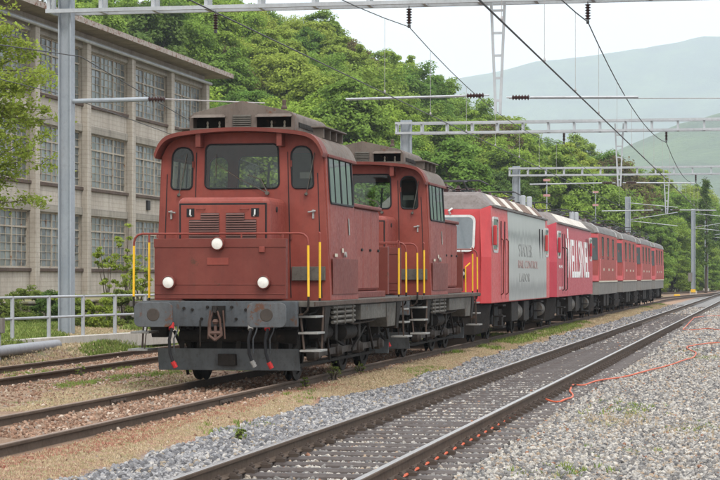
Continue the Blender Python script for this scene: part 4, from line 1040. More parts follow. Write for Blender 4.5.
for k in range(10):
    a = fu*(fl_*k/10+.006); b = fu*(fl_*(k+1)/10-.006); w = sd_*.13
    MB().hexa([a-w+Vector((0,0,-.2)),a+w+Vector((0,0,-.2)),b+w+Vector((0,0,-.2)),b-w+Vector((0,0,-.2)),a-w+Vector((0,0,.125)),a+w+Vector((0,0,.125)),b+w+Vector((0,0,.125)),b-w+Vector((0,0,.125))]).build('kerb_stone', M['kerb'], kb, bevel=.012)
# old mossy retaining wall behind the fence
t = NT('mossy_stone'); co = t.co(); n_ = t.noise(co, 3, 6, .7); c = t.ramp(n_, [(.3,(.10,.085,.07)),(.55,(.22,.195,.165)),(.75,(.30,.27,.23))]); g_ = t.noise(co, 1.1, 6, .7)
c = t.mix(t.ramp(g_, [(.42,0),(.58,1)]), c, (.11,.095,.035)); t.bump(n_, .6, .05); M['mossy'] = t.fin(c, .95)
wl = empty('retaining_wall', (-20.1, 40, 0)); tag(wl, 'old mossy stone retaining wall behind the pipe fence', 'wall')
for r_ in range(4):
    y = -.3*(r_ % 2); 
    while y < 34:
        w = rnd.uniform(.45,.9); d_ = rnd.uniform(-.04,.04)
        MB().box(-.35,.0+d_, y+.012, y+w-.012, .05+.21*r_, .05+.21*r_+.20).build('stone', M['mossy'], wl, bevel=.02, loc=(0.07*(y+w/2)*0,0,0)); y += w
MB().box(-.5,.06,-.4,35,.89,.97).build('coping', M['mossy'], wl, bevel=.03)

# ------------------------------------------------------------------ catenary portals, masts and wires
def insulator(parent, p, d, n=6, r=.075):
    p = Vector(p); d = Vector(d); Lh = d.length; m = MB()
    prof = []
    for k in range(n):
        prof += [(Lh*(k+.1)/n, r*.45),(Lh*(k+.45)/n, r),(Lh*(k+.8)/n, r*.45)]
    m.lathe(prof, (0,0,0), 'z', 10); q = Vector((0,0,1)).rotation_difference(d.normalized())
    m.warp(lambda v: tuple(q @ Vector(v)+p)); return m.build('insulator', M['insul'], parent, smooth=True)
def hbeam(m, c, z0, z1, w=.30):
    x, y = c; m.box(x-w/2,x-w/2+.03,y-w/2,y+w/2,z0,z1); m.box(x+w/2-.03,x+w/2,y-w/2,y+w/2,z0,z1); m.box(x-w/2+.03,x+w/2-.03,y-.018,y+.018,z0,z1); return m
def portal(Y, xl, xr, zbeam, drops, label, arms=(), pole=.36, step=1.32, n_ins=()):
    root = empty('catenary_portal', (xl, Y, 0)); tag(root, label, 'gantry', 'catenary portals over the tracks')
    hbeam(MB(), (0,0), -.3, zbeam+.55, pole).build('mast', M['pole'], root, bevel=.004)
    x1 = xr-xl
    for dy in (-.28,.28):
        m = MB(); m.box(-.42,x1,dy-.045,dy+.045,zbeam-.045,zbeam+.045); m.box(-.42,x1,dy-.045,dy+.045,zbeam+.365,zbeam+.455); m.build('beam_chord', M['galv'], root)
    bt = MB().box(-.04,.04,-.232,-.12,.047,.363); bt.box(-.04,.04,.12,.232,.047,.363); bt.box(-.04,.04,-.24,.24,-.04,.04)
    b0 = None; k = 0; x = -.38
    while x < x1:
        if b0 is None: b0 = bt.build('batten', M['galv'], root); b0.location = (x,0,zbeam)
        else: inst(b0, root, (x,0,zbeam))
        x += step
    for (dx, zb) in drops:
        m = MB(); X = dx-xl
        for s in (-1, 1): m.bar((X+s*.17,0,zbeam+.3),(X+s*.05,0,zb),.05,.06)
        for q in range(5):
            k = q/5+.08; z = zbeam+(zb-zbeam)*k; w = .17-.12*k; m.box(X-w,X+w,-.02,.02,z-.025,z+.025)
        m.build('drop_post', M['galv'], root)
    for (dx, zt) in n_ins: 
        MB().cyl((dx-xl,0,zbeam-.05),(dx-xl,0,zt+.42),.012,6).build('hanger', M['wire'], root)
        insulator(root, (dx-xl,0,zt+.42), (0,0,-.38)); MB().box(dx-xl-.03,dx-xl+.03,-.05,.05,zt-.04,zt+.04).build('wire_clamp', M['wire'], root)
    for (xa, xb, z) in arms:       # registration arms with insulators
        a = Vector((xa-xl,0,z)); b = Vector((xb-xl,0,z-.04)); u = (b-a).normalized()
        MB().tube([a+u*.55, b], .032, 6).build('registration_arm', M['galv'], root)
        insulator(root, a+u*.12, u*.42, 6, .07); MB().tube([a, a+u*.13], .02, 6).build('arm_end', M['galv'], root)
    return root
P1, P2, P3 = 48.2, 86.0, 121.5
MS = 7.50                                     # messenger height at the supports
p1 = portal(P1, -16.55, 3.5, 8.02, [(-6.12,5.42)], 'nearest catenary portal with blue-grey mast in front of the factory', pole=.32,
            arms=[(-6.32,-9.7,5.86),(-5.92,-2.9,5.80)], n_ins=[(MAIN,MS),(SIDE,MS),(-12.85,MS-.02)], step=1.3)
MB().tube([(.16,0,5.88),(2.05,0,5.90)], .055, 8).build('registration_arm', M['pole'], p1)
insulator(p1, (2.05,0,5.90), (.42,0,-.005)); MB().tube([(2.47,0,5.895),(4.9,0,5.76)], .018, 6).build('arm_end', M['wire_lt'], p1)
p2 = portal(P2, -14.75, 4, 7.62, [(-5.95,5.35)], 'middle catenary portal spanning the tracks beyond the shunters', arms=[(-6.1,-9.6,5.5),(-5.8,-2.9,5.5)], n_ins=[(MAIN,7.15),(SIDE,7.15)], step=1.05, pole=.42)
p3 = portal(P3, -14.35, 5, 7.55, [(-5.7,5.3)], 'farthest catenary portal, lowest and smallest of the three in the picture', arms=[(-5.9,-9.4,5.5),(-5.5,-2.9,5.5)], n_ins=[(MAIN,7.1),(SIDE,7.1)], step=1.05, pole=.42)
def mast(X, Y, h, label, arm=3.2, side=1, box=False):
    root = empty('catenary_mast', (X, Y, 0)); tag(root, label, 'mast', 'catenary masts beyond the train')
    hbeam(MB(), (0,0), -.3, h, .42).build('post', M['pole'], root)
    for (z0, z1) in ((h-.5,h-.9),(h-1.9,h-1.3),(h-1.95,h-2.4)): MB().tube([(0,0,z0),(side*arm,0,z1)], .032, 6).build('bracket_arm', M['galv'], root)
    insulator(root, (side*.4,0,h-1.75), (side*.5,0,.08), 5, .09)
    MB().box(-.35,.35,-.35,.35,-.3,.25).build('foundation', M['kerb'], root)
    if box:
        MB().box(-.24,.24,-.45,-.36,.1,.42).build('yellow_marker', M['yellow'], root)
        MB().box(-.5,-.1,-.55,-.22,1.2,2.1).build('control_box', M['skirt'], root)
mast(-11.2,172,8.2,'catenary mast showing above the roofs of the far locomotives',4.0)
mast(-7.45,216,8.6,'tall catenary mast right of the train with yellow marker at its foot',4.2,1,True)
mast(-7.45,262,8.6,'second catenary mast to the right of the train, farther along',4.2,1)
mast(-7.5,312,8.6,'farthest catenary mast at the right edge of the picture',4.2,1,True)
def wire(pts, r, label, mat='wire', droppers=None, name='overhead_wire'):
    root = MB().tube(pts, r, 5).build(name, M[mat], smooth=True); tag(root, label, 'wire', 'overhead wires'); return root
sup = [10.2, P1, P2, P3, 165, 210, 255]
def messenger(X, zs, zsag, label, zc, lab2, zcl=None):
    pts = []; dr = []
    for (a, b, za, zb) in zip(sup, sup[1:], zs, zs[1:]):
        for k in range(13):
            u = k/12; z = za+(zb-za)*u-4*zsag*u*(1-u)
            if not pts or k: pts.append((X, a+(b-a)*u, z))
            if k in (1,3,5,7,9,11): dr.append((a+(b-a)*u, z))
    m = wire(pts, .014 if X > -6 else .011, label)
    c = wire([(X, 8, zc), (X, 130, zc), (X, 255, zc)], .017 if X > -6 else .012, lab2)
    for (y, z) in dr:
        if y < 130 and (X > -6 or int(y*7) % 2):
            MB().tube([(X,y,z),(X,y,zc)], .005, 4).build('dropper', M['wire_lt'], m); MB().lathe([(0,.012),(.04,.026),(.08,.012)], (X,y,zc-.0), 'z', 6).build('dropper_clip', M['wire_lt'], m)
messenger(MAIN, [7.5,7.5,7.12,7.1,7.1,7.1,7.1], .55, 'upper messenger wire above the main line, at upper right', 5.62, 'contact wire above the main line, crossing the sky diagonally at right')
messenger(SIDE, [7.5,7.48,7.12,7.1,7.1,7.1,7.1], .6, 'messenger wire above the locomotives, running down the centre of the picture', 5.66, 'contact wire directly above the line of locomotives')
wire([(-15.2, 20, 5.2), (-16.2, P1, 6.95), (-17.5, 75, 5.4)], .013, 'thin dark wire slanting across the upper factory windows')
wire([(-17.6, 30, 6.2), (-18.0, 52, 6.4), (-18.6, 90, 5.3)], .012, 'thin lower wire crossing the factory windows below the other')
wire([(-5.9, P1+.3, 5.80), (3.5, P1+.3, 5.66)], .012, 'pale cross wire running right from the nearest drop post', 'wire_lt')

# ------------------------------------------------------------------ small things along the line
def cam_px(x, y, Z):                                    # a point of the ground plane at height Z
    F, VX, HY, H = 2100., 768., 277., 1.657; th = math.atan(408/F); c_, s_ = math.cos(th), math.sin(th)
    z = F*(H-Z)/(y-HY); X = (x-VX)*z*c_/F; return (X, (z+X*s_)/c_)
cab = [(-3.222, 15.5), (-3.225, 18.5), (-3.222, 22), (-3.22, 25)]
for (x, y) in ((540,402),(548,402),(560,402.5),(568,400.5),(573,396.5),(570,393.5),(570.5,389.5),(574,386.5),(584,385.5),(600,382),(625,377),(645,373),(668,366),(684,361.5),(692,358.5),(696,355),(694,352),(687,349),(690,346.5),(700,345),(724,343)): cab.append(cam_px(x, y, -.17))
cp = []
for i in range(len(cab)-1):
    for k in range(4):
        u = k/4; p_ = [cab[max(i-1,0)], cab[i], cab[i+1], cab[min(i+2,len(cab)-1)]]
        f = lambda a, b, c_, d: .5*((2*b)+(-a+c_)*u+(2*a-5*b+4*c_-d)*u*u+(-a+3*b-3*c_+d)*u**3)
        cp.append((f(*[q[0] for q in p_]), f(*[q[1] for q in p_]), -.14 if i < 4 else -.15+.012*math.sin(3*i+k)))
tag(MB().tube(cp, .0145, 6).build('cable', M['orange'], smooth=True), 'orange cable snaking off the main line across the gravel', 'cable')
cp2 = [(*cam_px(x, y, -.17), -.15) for x, y in ((724,316),(706,316.5),(694,318),(683,330),(690,330.5),(708,329),(724,331))]
tag(MB().tube([p_ for p_ in cp2], .017, 6).build('cable', M['orange'], smooth=True), 'far loop of orange cable lying on the gravel at the right edge', 'cable')
pp = [cam_px(-14,355,.15), cam_px(57,346.5,.15)]
pipe = MB().tube([(pp[0][0],pp[0][1],.19),(pp[1][0],pp[1][1],.19)], .11, 16); tag(pipe.build('plastic_pipe', M['greypipe'], smooth=True), 'grey plastic pipe lying beside the third track at the left', 'pipe')
bx_ = cam_px(-1,356,.1); so = empty('marker_post', (bx_[0],bx_[1],.05)); tag(so, 'short grey post with box head at the left edge by the pipe', 'post')
MB().box(-.03,.03,-.03,.03,-.1,.55).build('post', M['galv'], so); MB().box(-.10,.10,-.07,.07,.50,.80).build('box_head', M['skirt'], so, bevel=.01)
ym = cam_px(677,295,-.1); tag(MB().prism([(-.32,0),(-.26,.17),(.26,.17),(.32,0)], 'y', -.2, .2).build('yellow_marker', M['yellow'], loc=(ym[0],ym[1],-.2), bevel=.02), 'small yellow marker on the ground by the far turnout', 'marker')
for (x, y, zz, lab) in ((546,180,165,'red and white board on a thin pole left of the other board'),(595,192,195,'red and white board on a thin pole, the lower one at right')):
    X = (x-768)*zz*.98/2100; D = (zz+X*.19)/.98; h = 1.66+(277-y)*zz/2100
    so = empty('signal_board', (X,D,0)); tag(so, lab, 'sign')
    MB().cyl((0,0,-.3),(0,0,h),.045,6).build('pole', M['pole'], so)
    for dz in (0,-1.2): MB().box(-.27,.27,-.06,-.02,h+dz-.09,h+dz+.09).build('board', M['pinkboard'], so)
# ------------------------------------------------------------------ vegetation
def leaf_mat(name, stops, by_object=True, transl=.42):
    t = NT(name); t.t.nodes.remove(t.b)
    geo = t.n('NewGeometry'); oi = t.n('ObjectInfo')
    base = t.ramp(oi.outputs['Random'] if by_object else geo.outputs['Random Per Island'], stops)
    v = t.ramp(geo.outputs['Random Per Island'], [(0,.7),(.5,1.0),(1,1.35)])
    c = t.mix(1.0, base, v, 'MULTIPLY')
    nz = t.noise(t.co(), .6, 3, .5); c = t.mix(t.ramp(nz, [(.35,.0),(.7,.16)]), c, (.26,.27,.05))
    d = t.n('BsdfDiffuse', {'Color': c}); tr = t.n('BsdfTranslucent', {'Color': c}); mx = t.n('MixShader', {'Fac': transl})
    t.link(d.outputs[0], mx.inputs[1]); t.link(tr.outputs[0], mx.inputs[2]); t.link(mx.outputs[0], t.out.inputs['Surface']); return t.m
GREENS = [(0,(.13,.235,.05)),(.17,(.225,.34,.06)),(.33,(.28,.385,.065)),(.5,(.15,.26,.055)),(.67,(.33,.39,.072)),(.84,(.185,.29,.06)),(1,(.255,.35,.07))]
M['leaf'] = leaf_mat('spring_leaf', GREENS)
M['leaf_dark'] = leaf_mat('dark_leaf', [(0,(.075,.135,.04)),(1,(.11,.175,.05))])
M['leaf_brown'] = leaf_mat('budding_leaf', [(0,(.13,.105,.055)),(1,(.15,.12,.065))])
M['leaf_bright'] = leaf_mat('fresh_leaf', [(0,(.27,.34,.06)),(.5,(.32,.38,.07)),(1,(.22,.30,.055))], False, .5)
M['leaf_bush'] = leaf_mat('bush_leaf', [(0,(.12,.17,.04)),(.5,(.19,.24,.06)),(1,(.14,.18,.05))], False)
M['bark'] = plain('bark', (.10,.08,.062), .95)
M['bark_grey'] = plain('grey_bark', (.17,.155,.14), .95)
def leaves_mesh(name, C, N, size, mat, seed, aspect=.62):
    """C centres (n,3), N preferred normals (n,3): one folded leaf (4 corners) at each"""
    r = np.random.RandomState(seed); n = len(C)
    nv = N+r.normal(0,.55,(n,3)); nv /= np.linalg.norm(nv,axis=1)[:,None]+1e-9
    a = np.cross(nv, r.normal(0,1,(n,3))); a /= np.linalg.norm(a,axis=1)[:,None]+1e-9; b = np.cross(nv, a)
    s = (size*r.uniform(.6,1.35,n))[:,None]
    V = np.stack([C-a*s, C+b*s*aspect-nv*s*.18, C+a*s, C-b*s*aspect-nv*s*.18],1).reshape(-1,3)
    me = bpy.data.meshes.new(name); me.vertices.add(4*n); me.vertices.foreach_set('co', V.astype(np.float32).ravel())
    me.loops.add(4*n); me.loops.foreach_set('vertex_index', np.arange(4*n,dtype=np.int32))
    me.polygons.add(n); me.polygons.foreach_set('loop_start', np.arange(0,4*n,4,dtype=np.int32)); me.polygons.foreach_set('loop_total', np.full(n,4,np.int32))
    me.materials.append(mat); me.update(); me.validate(); return me
def crown(name, seed, rx, ry, rz, zc, nclump, nleaf, size, mat, clump_r=(.16,.30), bottom=-.75):
    r = np.random.RandomState(seed); C = []; N = []; clumps = []
    lob = [(r.normal(0,1,3), r.uniform(.5,1)) for _ in range(6)]
    for k in range(nclump):
        d = r.normal(0,1,3); d /= np.linalg.norm(d)
        if d[2] < bottom: d[2] *= -.5
        rad = r.uniform(.35,1.0)**.45
        for (l, w) in lob: rad *= 1+.16*w*max(0, float(d@(l/np.linalg.norm(l))))**3-.04
        c = d*rad*np.array([rx,ry,rz]); cr = r.uniform(*clump_r)*(rx+ry)/2
        m = int(nleaf*r.uniform(.6,1.4)); q = r.normal(0,1,(m,3)); q /= np.linalg.norm(q,axis=1)[:,None]; q *= (r.uniform(0,1,m)**.5)[:,None]
        q[:,2] *= .62; pts = c+q*cr; C.append(pts); N.append(q*.8+d*.5+np.array([0,0,.7])); clumps.append(c+np.array([0,0,zc]))
    C = np.concatenate(C); N = np.concatenate(N); C[:,2] += zc
    return leaves_mesh(name, C, N, size, mat, seed), clumps
def trunk_mb(h, r0, clumps, rg, nl=10):
    m = MB(); k = [(rg.uniform(-.1,.1)*q, rg.uniform(-.1,.1)*q, h*q/6) for q in range(7)]; k[0] = (0,0,-.6)
    m.tube(k, [r0*(1.25 if q == 0 else 1-.13*q) for q in range(7)], 8)
    for c in rg.sample(clumps, min(nl, len(clumps))):
        b = k[rg.randint(2,5)]; mid = [(b[i]+c[i])/2+(0.12*h*.3 if i == 2 else 0) for i in range(3)]
        m.tube([b, mid, tuple(c)], [r0*.42, r0*.25, r0*.07], 5)
    return m
def make_tree(name, seed, rx, rz, zc, mat, bark, nclump=75, nleaf=120, size=.24, h=None, cr=(.16,.30)):
    rg = random.Random(seed); root = empty(name)
    me, cl_ = crown('crown', seed, rx, rx*rg.uniform(.9,1.1), rz, zc, nclump, nleaf, size, mat, cr)
    c = bpy.data.objects.new('crown', me); COL.objects.link(c); c.parent = root
    trunk_mb(h or zc+rz*.3, rx*.055+.06, [tuple(p_) for p_ in cl_], rg, 14).build('trunk', bark, root, smooth=True)
    return root
# the wooded hillside -------------------------------------------------
SILX = [-300,100,200,250,300,340,385,420,470,500,540,580,620,660,720,900]
SILY = [-150,-95,-52,-28,-4,12,33,50,80,98,114,128,140,152,170,215]
ZBX  = [-300,150,330,450,560,640,720,900]; ZB = [150,136,140,158,185,225,290,430]
F_, TH = 2100., math.atan(408/2100); C_, S_ = math.cos(TH), math.sin(TH)
def ray(xp, z): X = (xp-768)*z*C_/F_; return X, (z+X*S_)/C_
DEPTH = 135.
def hill_h(xp, z):
    zb = np.interp(xp, ZBX, ZB); zc = zb+DEPTH; top = 1.66+(277-np.interp(xp, SILX, SILY))*zc/F_-14.0
    u = np.clip((z-zb)/DEPTH, 0, 1.6); return -.4+np.maximum(top,.5)*np.where(u < 1, u**.85, 1+.12*(u-1))
xs = np.arange(-300, 901, 20); us = np.linspace(-.05, 1.6, 34); V = []; 
for xp in xs:
    zb = np.interp(xp, ZBX, ZB)
    for u in us:
        z = zb+u*DEPTH; X, D = ray(xp, z); V.append((X, D, float(hill_h(xp, z))-(.5 if u < 0 else 0)))
nu = len(us); hm = bpy.data.meshes.new('hillside'); hm.from_pydata(V, [], [(i*nu+j,(i+1)*nu+j,(i+1)*nu+j+1,i*nu+j+1) for i in range(len(xs)-1) for j in range(nu-1)])
t = NT('forest_floor'); co = t.co(); c = t.ramp(t.noise(co, .25, 8, .7), [(.3,(.035,.045,.018)),(.55,(.07,.085,.03)),(.75,(.10,.085,.05))]); t.bump(t.noise(co, 1.5, 6, .7), 1, .4); hm.materials.append(t.fin(c, 1.0))
hill = bpy.data.objects.new('hillside', hm); COL.objects.link(hill); tag(hill, kind='structure')
KIND = {}
for k in range(6): KIND['g%d' % k] = make_tree('broadleaf_tree', 100+k, (4.7,3.1,4.1,3.5,5.0,2.9)[k], (4.1,5.8,5.0,4.3,4.6,5.3)[k], 7.2, M['leaf'], M['bark'], 165, 210, .125, None, ((.13,.24),(.16,.30),(.11,.20),(.14,.28),(.12,.22),(.15,.28))[k])
for k in range(2): KIND['d%d' % k] = make_tree('broadleaf_tree', 140+k, 3.6, 5.0, 7.0, M['leaf_dark'], M['bark'], 95, 170, .16)
KIND['b0'] = make_tree('budding_tree', 150, 3.4, 4.8, 7.2, M['leaf_brown'], M['bark_grey'], 70, 60, .16)
KIND['s0'] = make_tree('budding_tree', 151, 3.2, 4.6, 7.5, M['leaf_brown'], M['bark_grey'], 60, 22, .13)
KN = {'g': 'spring green tree', 'd': 'dark green tree', 'b': 'brownish budding tree', 's': 'nearly bare tree'}
LAB = {'g': 'spring green leafy tree in the wood on the hillside', 'd': 'dark green tree among the paler trees on the hillside', 'b': 'brownish budding tree among the green trees of the hillside', 's': 'nearly bare tree with thin twigs at the top of the wood'}
used = set(); rg = random.Random(21); ntree = 0
def place(kind, X, D, Z, s, rz):
    o = KIND[kind] if kind not in used else copy_tree(KIND[kind])
    used.add(kind); o.location = (X,D,Z); o.scale = (s*rg.uniform(.92,1.1), s*rg.uniform(.92,1.1), s); o.rotation_euler = (rg.uniform(-.05,.05),rg.uniform(-.05,.05),rz)
    
    xp = 768+F_*X/((D*C_-X*S_)*C_); u = ((D*C_-X*S_)-float(np.interp(xp, ZBX, ZB)))/DEPTH
    col = next(n for lim, n in ((200,'behind the factory roof'),(270,'left of the first shunter roof'),(345,'above the first shunter'),(405,'above the second shunter'),(455,'beside the middle portal mast'),(520,'above the silver sided locomotive'),(580,'above the crimson locomotive'),(640,'above the far locomotives'),(2000,'right of the train')) if xp < lim)
    row = next(n for lim, n in ((.12,'at the foot of the wood'),(.38,'on the lower slope'),(.65,'halfway up the slope'),(.9,'high on the slope'),(9,'on the ridge line')) if u < lim)
    tag(o, '%s %s, %s' % (KN[kind[0]], row, col), 'tree', 'trees of the wooded hillside'); return o
for row in range(14):
    u = row/13.; zrow = u*DEPTH
    xp = 60+rg.uniform(0,30)
    while xp < 745:
        zb = float(np.interp(xp, ZBX, ZB)); z = zb+zrow+rg.uniform(-3.5,3.5); X, D = ray(xp, z)
        ysil = np.interp(xp, SILX, SILY); h = float(hill_h(xp, z))
        ytop = 277-(h+11.5-1.66)*F_/z
        if ytop > -40:
            q = rg.random()
            kind = 'g%d' % rg.randrange(6) if q < .82 else ('d%d' % rg.randrange(2) if q < .95 else 'b0')
            if row == 13 and 520 < xp < 640 and rg.random() < .6: kind = 's0'
            s = rg.uniform(.72,1.22)*(.85 if xp > 640 else 1)
            place(kind, X, D, h-.4, s, rg.uniform(0,6.28)); ntree += 1
        xp += rg.uniform(4.9,6.9)*F_/z
print('hillside trees', ntree)
# shrubs along the foot of the wood at right
for k in range(16):
    xp = 560+12*k+rg.uniform(-5,5); z = float(np.interp(xp, ZBX, ZB))-6+rg.uniform(-4,2); X, D = ray(xp, z)
    o = copy_tree(KIND['g%d' % rg.randrange(6)]); o.location = (X,D,-2.2); s = rg.uniform(.38,.62); o.scale = (s*1.2,s*1.2,s); o.rotation_euler = (0,0,rg.uniform(0,6.28))
    o.name = 'shrub'; tag(o, 'low green shrub at the foot of the wood beyond the train', 'shrub', 'shrubs along the foot of the wood')
# the dark pine at right
pine = empty('pine_tree'); rp = np.random.RandomState(8); Cc = []; Nn = []
for k in range(46):
    z = 3.5+10.5*k/46; a = rp.uniform(0,6.28); ln = (1-k/52)*3.0*rp.uniform(.6,1.1); m = 70
    s_ = rp.uniform(.3,1,m); pts = np.stack([np.cos(a)*ln*s_, np.sin(a)*ln*s_, z-.35*ln*s_+.2*ln*s_**2],1)+rp.normal(0,.20,(m,3)); Cc.append(pts); Nn.append(np.tile([0,0,1.],(m,1)))
pm = leaves_mesh('crown', np.concatenate(Cc), np.concatenate(Nn), .20, M['leaf_dark'], 5, .4)
po = bpy.data.objects.new('crown', pm); COL.objects.link(po); po.parent = pine
MB().tube([(0,0,-.5),(.1,0,5),(0,.1,14.2)], [.22,.15,.03], 7).build('trunk', M['bark'], pine)
X, D = ray(706, 240); pine.location = (X, D, .0); pine.scale = (.85,.85,.92); tag(pine, 'dark conifer standing behind the masts at the right', 'tree')
# near tree at the left edge, its trunk outside the picture, branches reaching in
rt = random.Random(5); tree = empty('young_tree', (-20.75, 51.0, 1.5)); tag(tree, 'young tree with fresh yellow-green leaves reaching in from the left edge', 'tree')
br = MB(); Cc = []; Nn = []
br.tube([(0,0,-.6),(.1,0,2),(.0,.1,5),(.1,.1,8)], [.16,.13,.09,.03], 8)
rl = np.random.RandomState(4)
for k in range(44):
    z0 = rt.uniform(1.8,7.0); a = rt.uniform(-1.0,1.0) if k < 34 else rt.uniform(0,6.28); ln = rt.uniform(1.5,2.75)*(1.0 if z0 < 6 else .7); el = rt.uniform(.05,.5)
    b = Vector((0,0,z0)); d = Vector((math.cos(a)*math.cos(el), math.sin(a)*math.cos(el), math.sin(el))); pts = [b]
    for q in range(1,6):
        pts.append(b+d*(ln*q/5)+Vector((rt.uniform(-.08,.08),rt.uniform(-.08,.08),rt.uniform(-.06,.06)-.03*q*q*.25)))
    br.tube(pts, [.030,.024,.018,.012,.008,.004], 5)
    for q in range(2,6):
        for w in range(3):
            tw = pts[q]+Vector((rt.uniform(-.45,.45),rt.uniform(-.45,.45),rt.uniform(-.18,.22))); br.tube([pts[q], (pts[q]+tw)/2+Vector((0,0,.03)), tw], [.008,.006,.003], 4)
            for (cc, m, sg) in ((tw,26,.14),((pts[q]+tw)/2,10,.10)):
                p_ = rl.normal(0,sg,(m,3))*np.array([1,1,.55])+np.array(cc); Cc.append(p_); Nn.append(np.tile([0,0,1.],(m,1))+rl.normal(0,.4,(m,3)))
br.build('trunk', M['bark'], tree, smooth=True)
cm = leaves_mesh('crown', np.concatenate(Cc), np.concatenate(Nn), .058, M['leaf_bright'], 9, .6); co_ = bpy.data.objects.new('crown', cm); COL.objects.link(co_); co_.parent = tree
# shrubs behind the fence
def shrub(name, seed, X, Y, Z, rx, rz, mat, label, size=.06, ncl=26, nl=80, cr=(.2,.4), cat='shrub'):
    root = empty(name, (X,Y,Z)); tag(root, label, cat); rg_ = random.Random(seed)
    me, cl_ = crown('crown', seed, rx, rx, rz, rz*.95, ncl, nl, size, mat, cr, -.9); c = bpy.data.objects.new('crown', me); COL.objects.link(c); c.parent = root
    m = MB()
    for p_ in rg_.sample(cl_, min(9,len(cl_))): m.tube([(rg_.uniform(-.1,.1),rg_.uniform(-.1,.1),-.1),(p_[0]*.4,p_[1]*.4,p_[2]*.55),tuple(p_)], [.02,.014,.005], 4)
    m.build('stems', M['bark'], root); return root
def at_px(x, z): return ray(x, z)
for i, (x, z, Z, rx, rz, mt, lab) in enumerate((
    (10,56,.1,.75,.55,'leaf_bush','dark low bush behind the first fence bay at the left edge'),
    (48,57,.1,.55,.65,'leaf_dark','dark green ivy bush behind the fence left of the mast'),
    (78,57,.05,.45,.55,'leaf_bush','green bush right behind the blue-grey portal mast'),
    (100,56,.0,.62,.62,'leaf_bright','bright yellow-green bush behind the fence, nearest the shunter'),
    (122,58,.1,.6,.7,'leaf_bush','leafy bush behind the fence just left of the shunter buffer'),
    (28,60,.55,.7,.45,'leaf_bush','bush on the mossy wall near the left edge'),
    (66,62,.5,.6,.4,'leaf_bright','pale green bush on the wall behind the portal mast'))):
    X, D = at_px(x, z); shrub('bush', 60+i, X, D, Z, rx, rz, M[mt], lab, .038, 46, 110, (.14,.32))
for i, (x, z, hh, lab) in enumerate(((108,60,1.25,'slender sapling with pale leaves against the lower factory wall, left one'),(126,60,1.5,'slender sapling with pale leaves beside the shunter handrail'),(140,61,1.0,'small sapling half hidden behind the yellow handrails'))):
    X, D = at_px(x, z); shrub('sapling', 80+i, X, D, .5, .36, hh, M['leaf_bright'], lab, .034, 30, 70, (.2,.45), 'sapling')
# grass and weeds -----------------------------------------------------
def tuft(name, seed, n, h, spread, w, mat):
    r = random.Random(seed); m = MB()
    for k in range(n):
        a = r.uniform(0,6.28); rr = r.uniform(0,spread); x, y = rr*math.cos(a), rr*math.sin(a); hh = h*r.uniform(.5,1.1); lx, ly = r.uniform(-.5,.5)*hh, r.uniform(-.5,.5)*hh; b = r.uniform(0,3.14); ux, uy = math.cos(b)*w, math.sin(b)*w
        m.add([(x-ux,y-uy,0),(x+ux,y+uy,0),(x+lx*.4+ux*.7,y+ly*.4+uy*.7,hh*.6),(x+lx*.4-ux*.7,y+ly*.4-uy*.7,hh*.6),(x+lx,y+ly,hh)], [(0,1,2,3),(3,2,4)])
    return m.mesh(name, mat)
def blade_mat(name, stops):
    t = NT(name); oi = t.n('ObjectInfo'); geo = t.n('NewGeometry'); c = t.ramp(oi.outputs['Random'], stops); v = t.ramp(geo.outputs['Random Per Island'], [(0,.6),(1,1.35)]); c = t.mix(1.0, c, v, 'MULTIPLY'); return t.fin(c, .9, 0, .05)
M['straw'] = blade_mat('dry_grass', [(0,(.33,.255,.165)),(.35,(.43,.35,.235)),(.6,(.37,.27,.18)),(.8,(.25,.24,.12)),(1,(.46,.39,.285))])
M['redweed'] = blade_mat('reddish_stonecrop', [(0,(.29,.125,.09)),(.5,(.35,.19,.14)),(1,(.26,.14,.09))])
M['grass'] = blade_mat('green_grass', [(0,(.10,.16,.035)),(.5,(.16,.21,.05)),(1,(.21,.23,.08))])
def sow(x0, x1, y0, y1, dens, smin, smax, test=None):
    n = int((x1-x0)*(y1-y0)*dens); x = rs.uniform(x0,x1,n); y = rs.uniform(y0,y1,n); ok = avoid_rails(x, y, .06)
    if test is not None: ok &= test(x, y)
    x, y = x[ok], y[ok]; return np.stack([x,y,gz(x,y)-.004],1), rs.uniform(smin,smax,len(x))
cat_ = lambda L: (np.concatenate([a for a, b in L]).tolist(), np.concatenate([b for a, b in L]))
w1 = lambda x, y: wob(x*1.6+3, y*.55)
strip = lambda x, y: (x > -7.28+.1*wob(y*2,x)) & (x < -6.38+.26*wob(y*1.1, x*.3)+.12*wob(y*4.3,x*2))
P, S = cat_([sow(-7.5,-6.0,16,34,520,.6,1.25,strip), sow(-7.5,-6.0,34,60,350,.8,1.5,strip), sow(-7.5,-6.0,60,140,110,1.2,2.4,strip),
             sow(-12.3,-9.3,26,58,220,.8,1.6,lambda x, y: w1(x,y) > -.05), sow(-15.3,-14.5,34,58,220,1.2,2.6,lambda x, y: w1(x,y) < .3), sow(-14.8,-12.2,32,58,40,.5,1.0), sow(-20,-15.0,36,60,100,1,2.6,lambda x, y: w1(x,y) < .0)])
scatter('dry_grass', P, S, tuft('dry_grass_piece', 1, 12, .026, .055, .0035, M['straw']), 'straw coloured dry grass strip between siding and main line', 'grass', True)
P, S = cat_([sow(-7.4,-6.1,16,34,260,.6,1.1,lambda x, y: strip(x,y) & (w1(x,y)+(-6.85-x)*1.6 > .1)), sow(-7.4,-6.1,34,60,200,.8,1.4,lambda x, y: strip(x,y) & (w1(x,y) > .22))])
scatter('stonecrop', P, S, tuft('stonecrop_piece', 2, 12, .028, .05, .006, M['redweed']), 'reddish stonecrop patches along the right siding rail', 'ground cover', True)
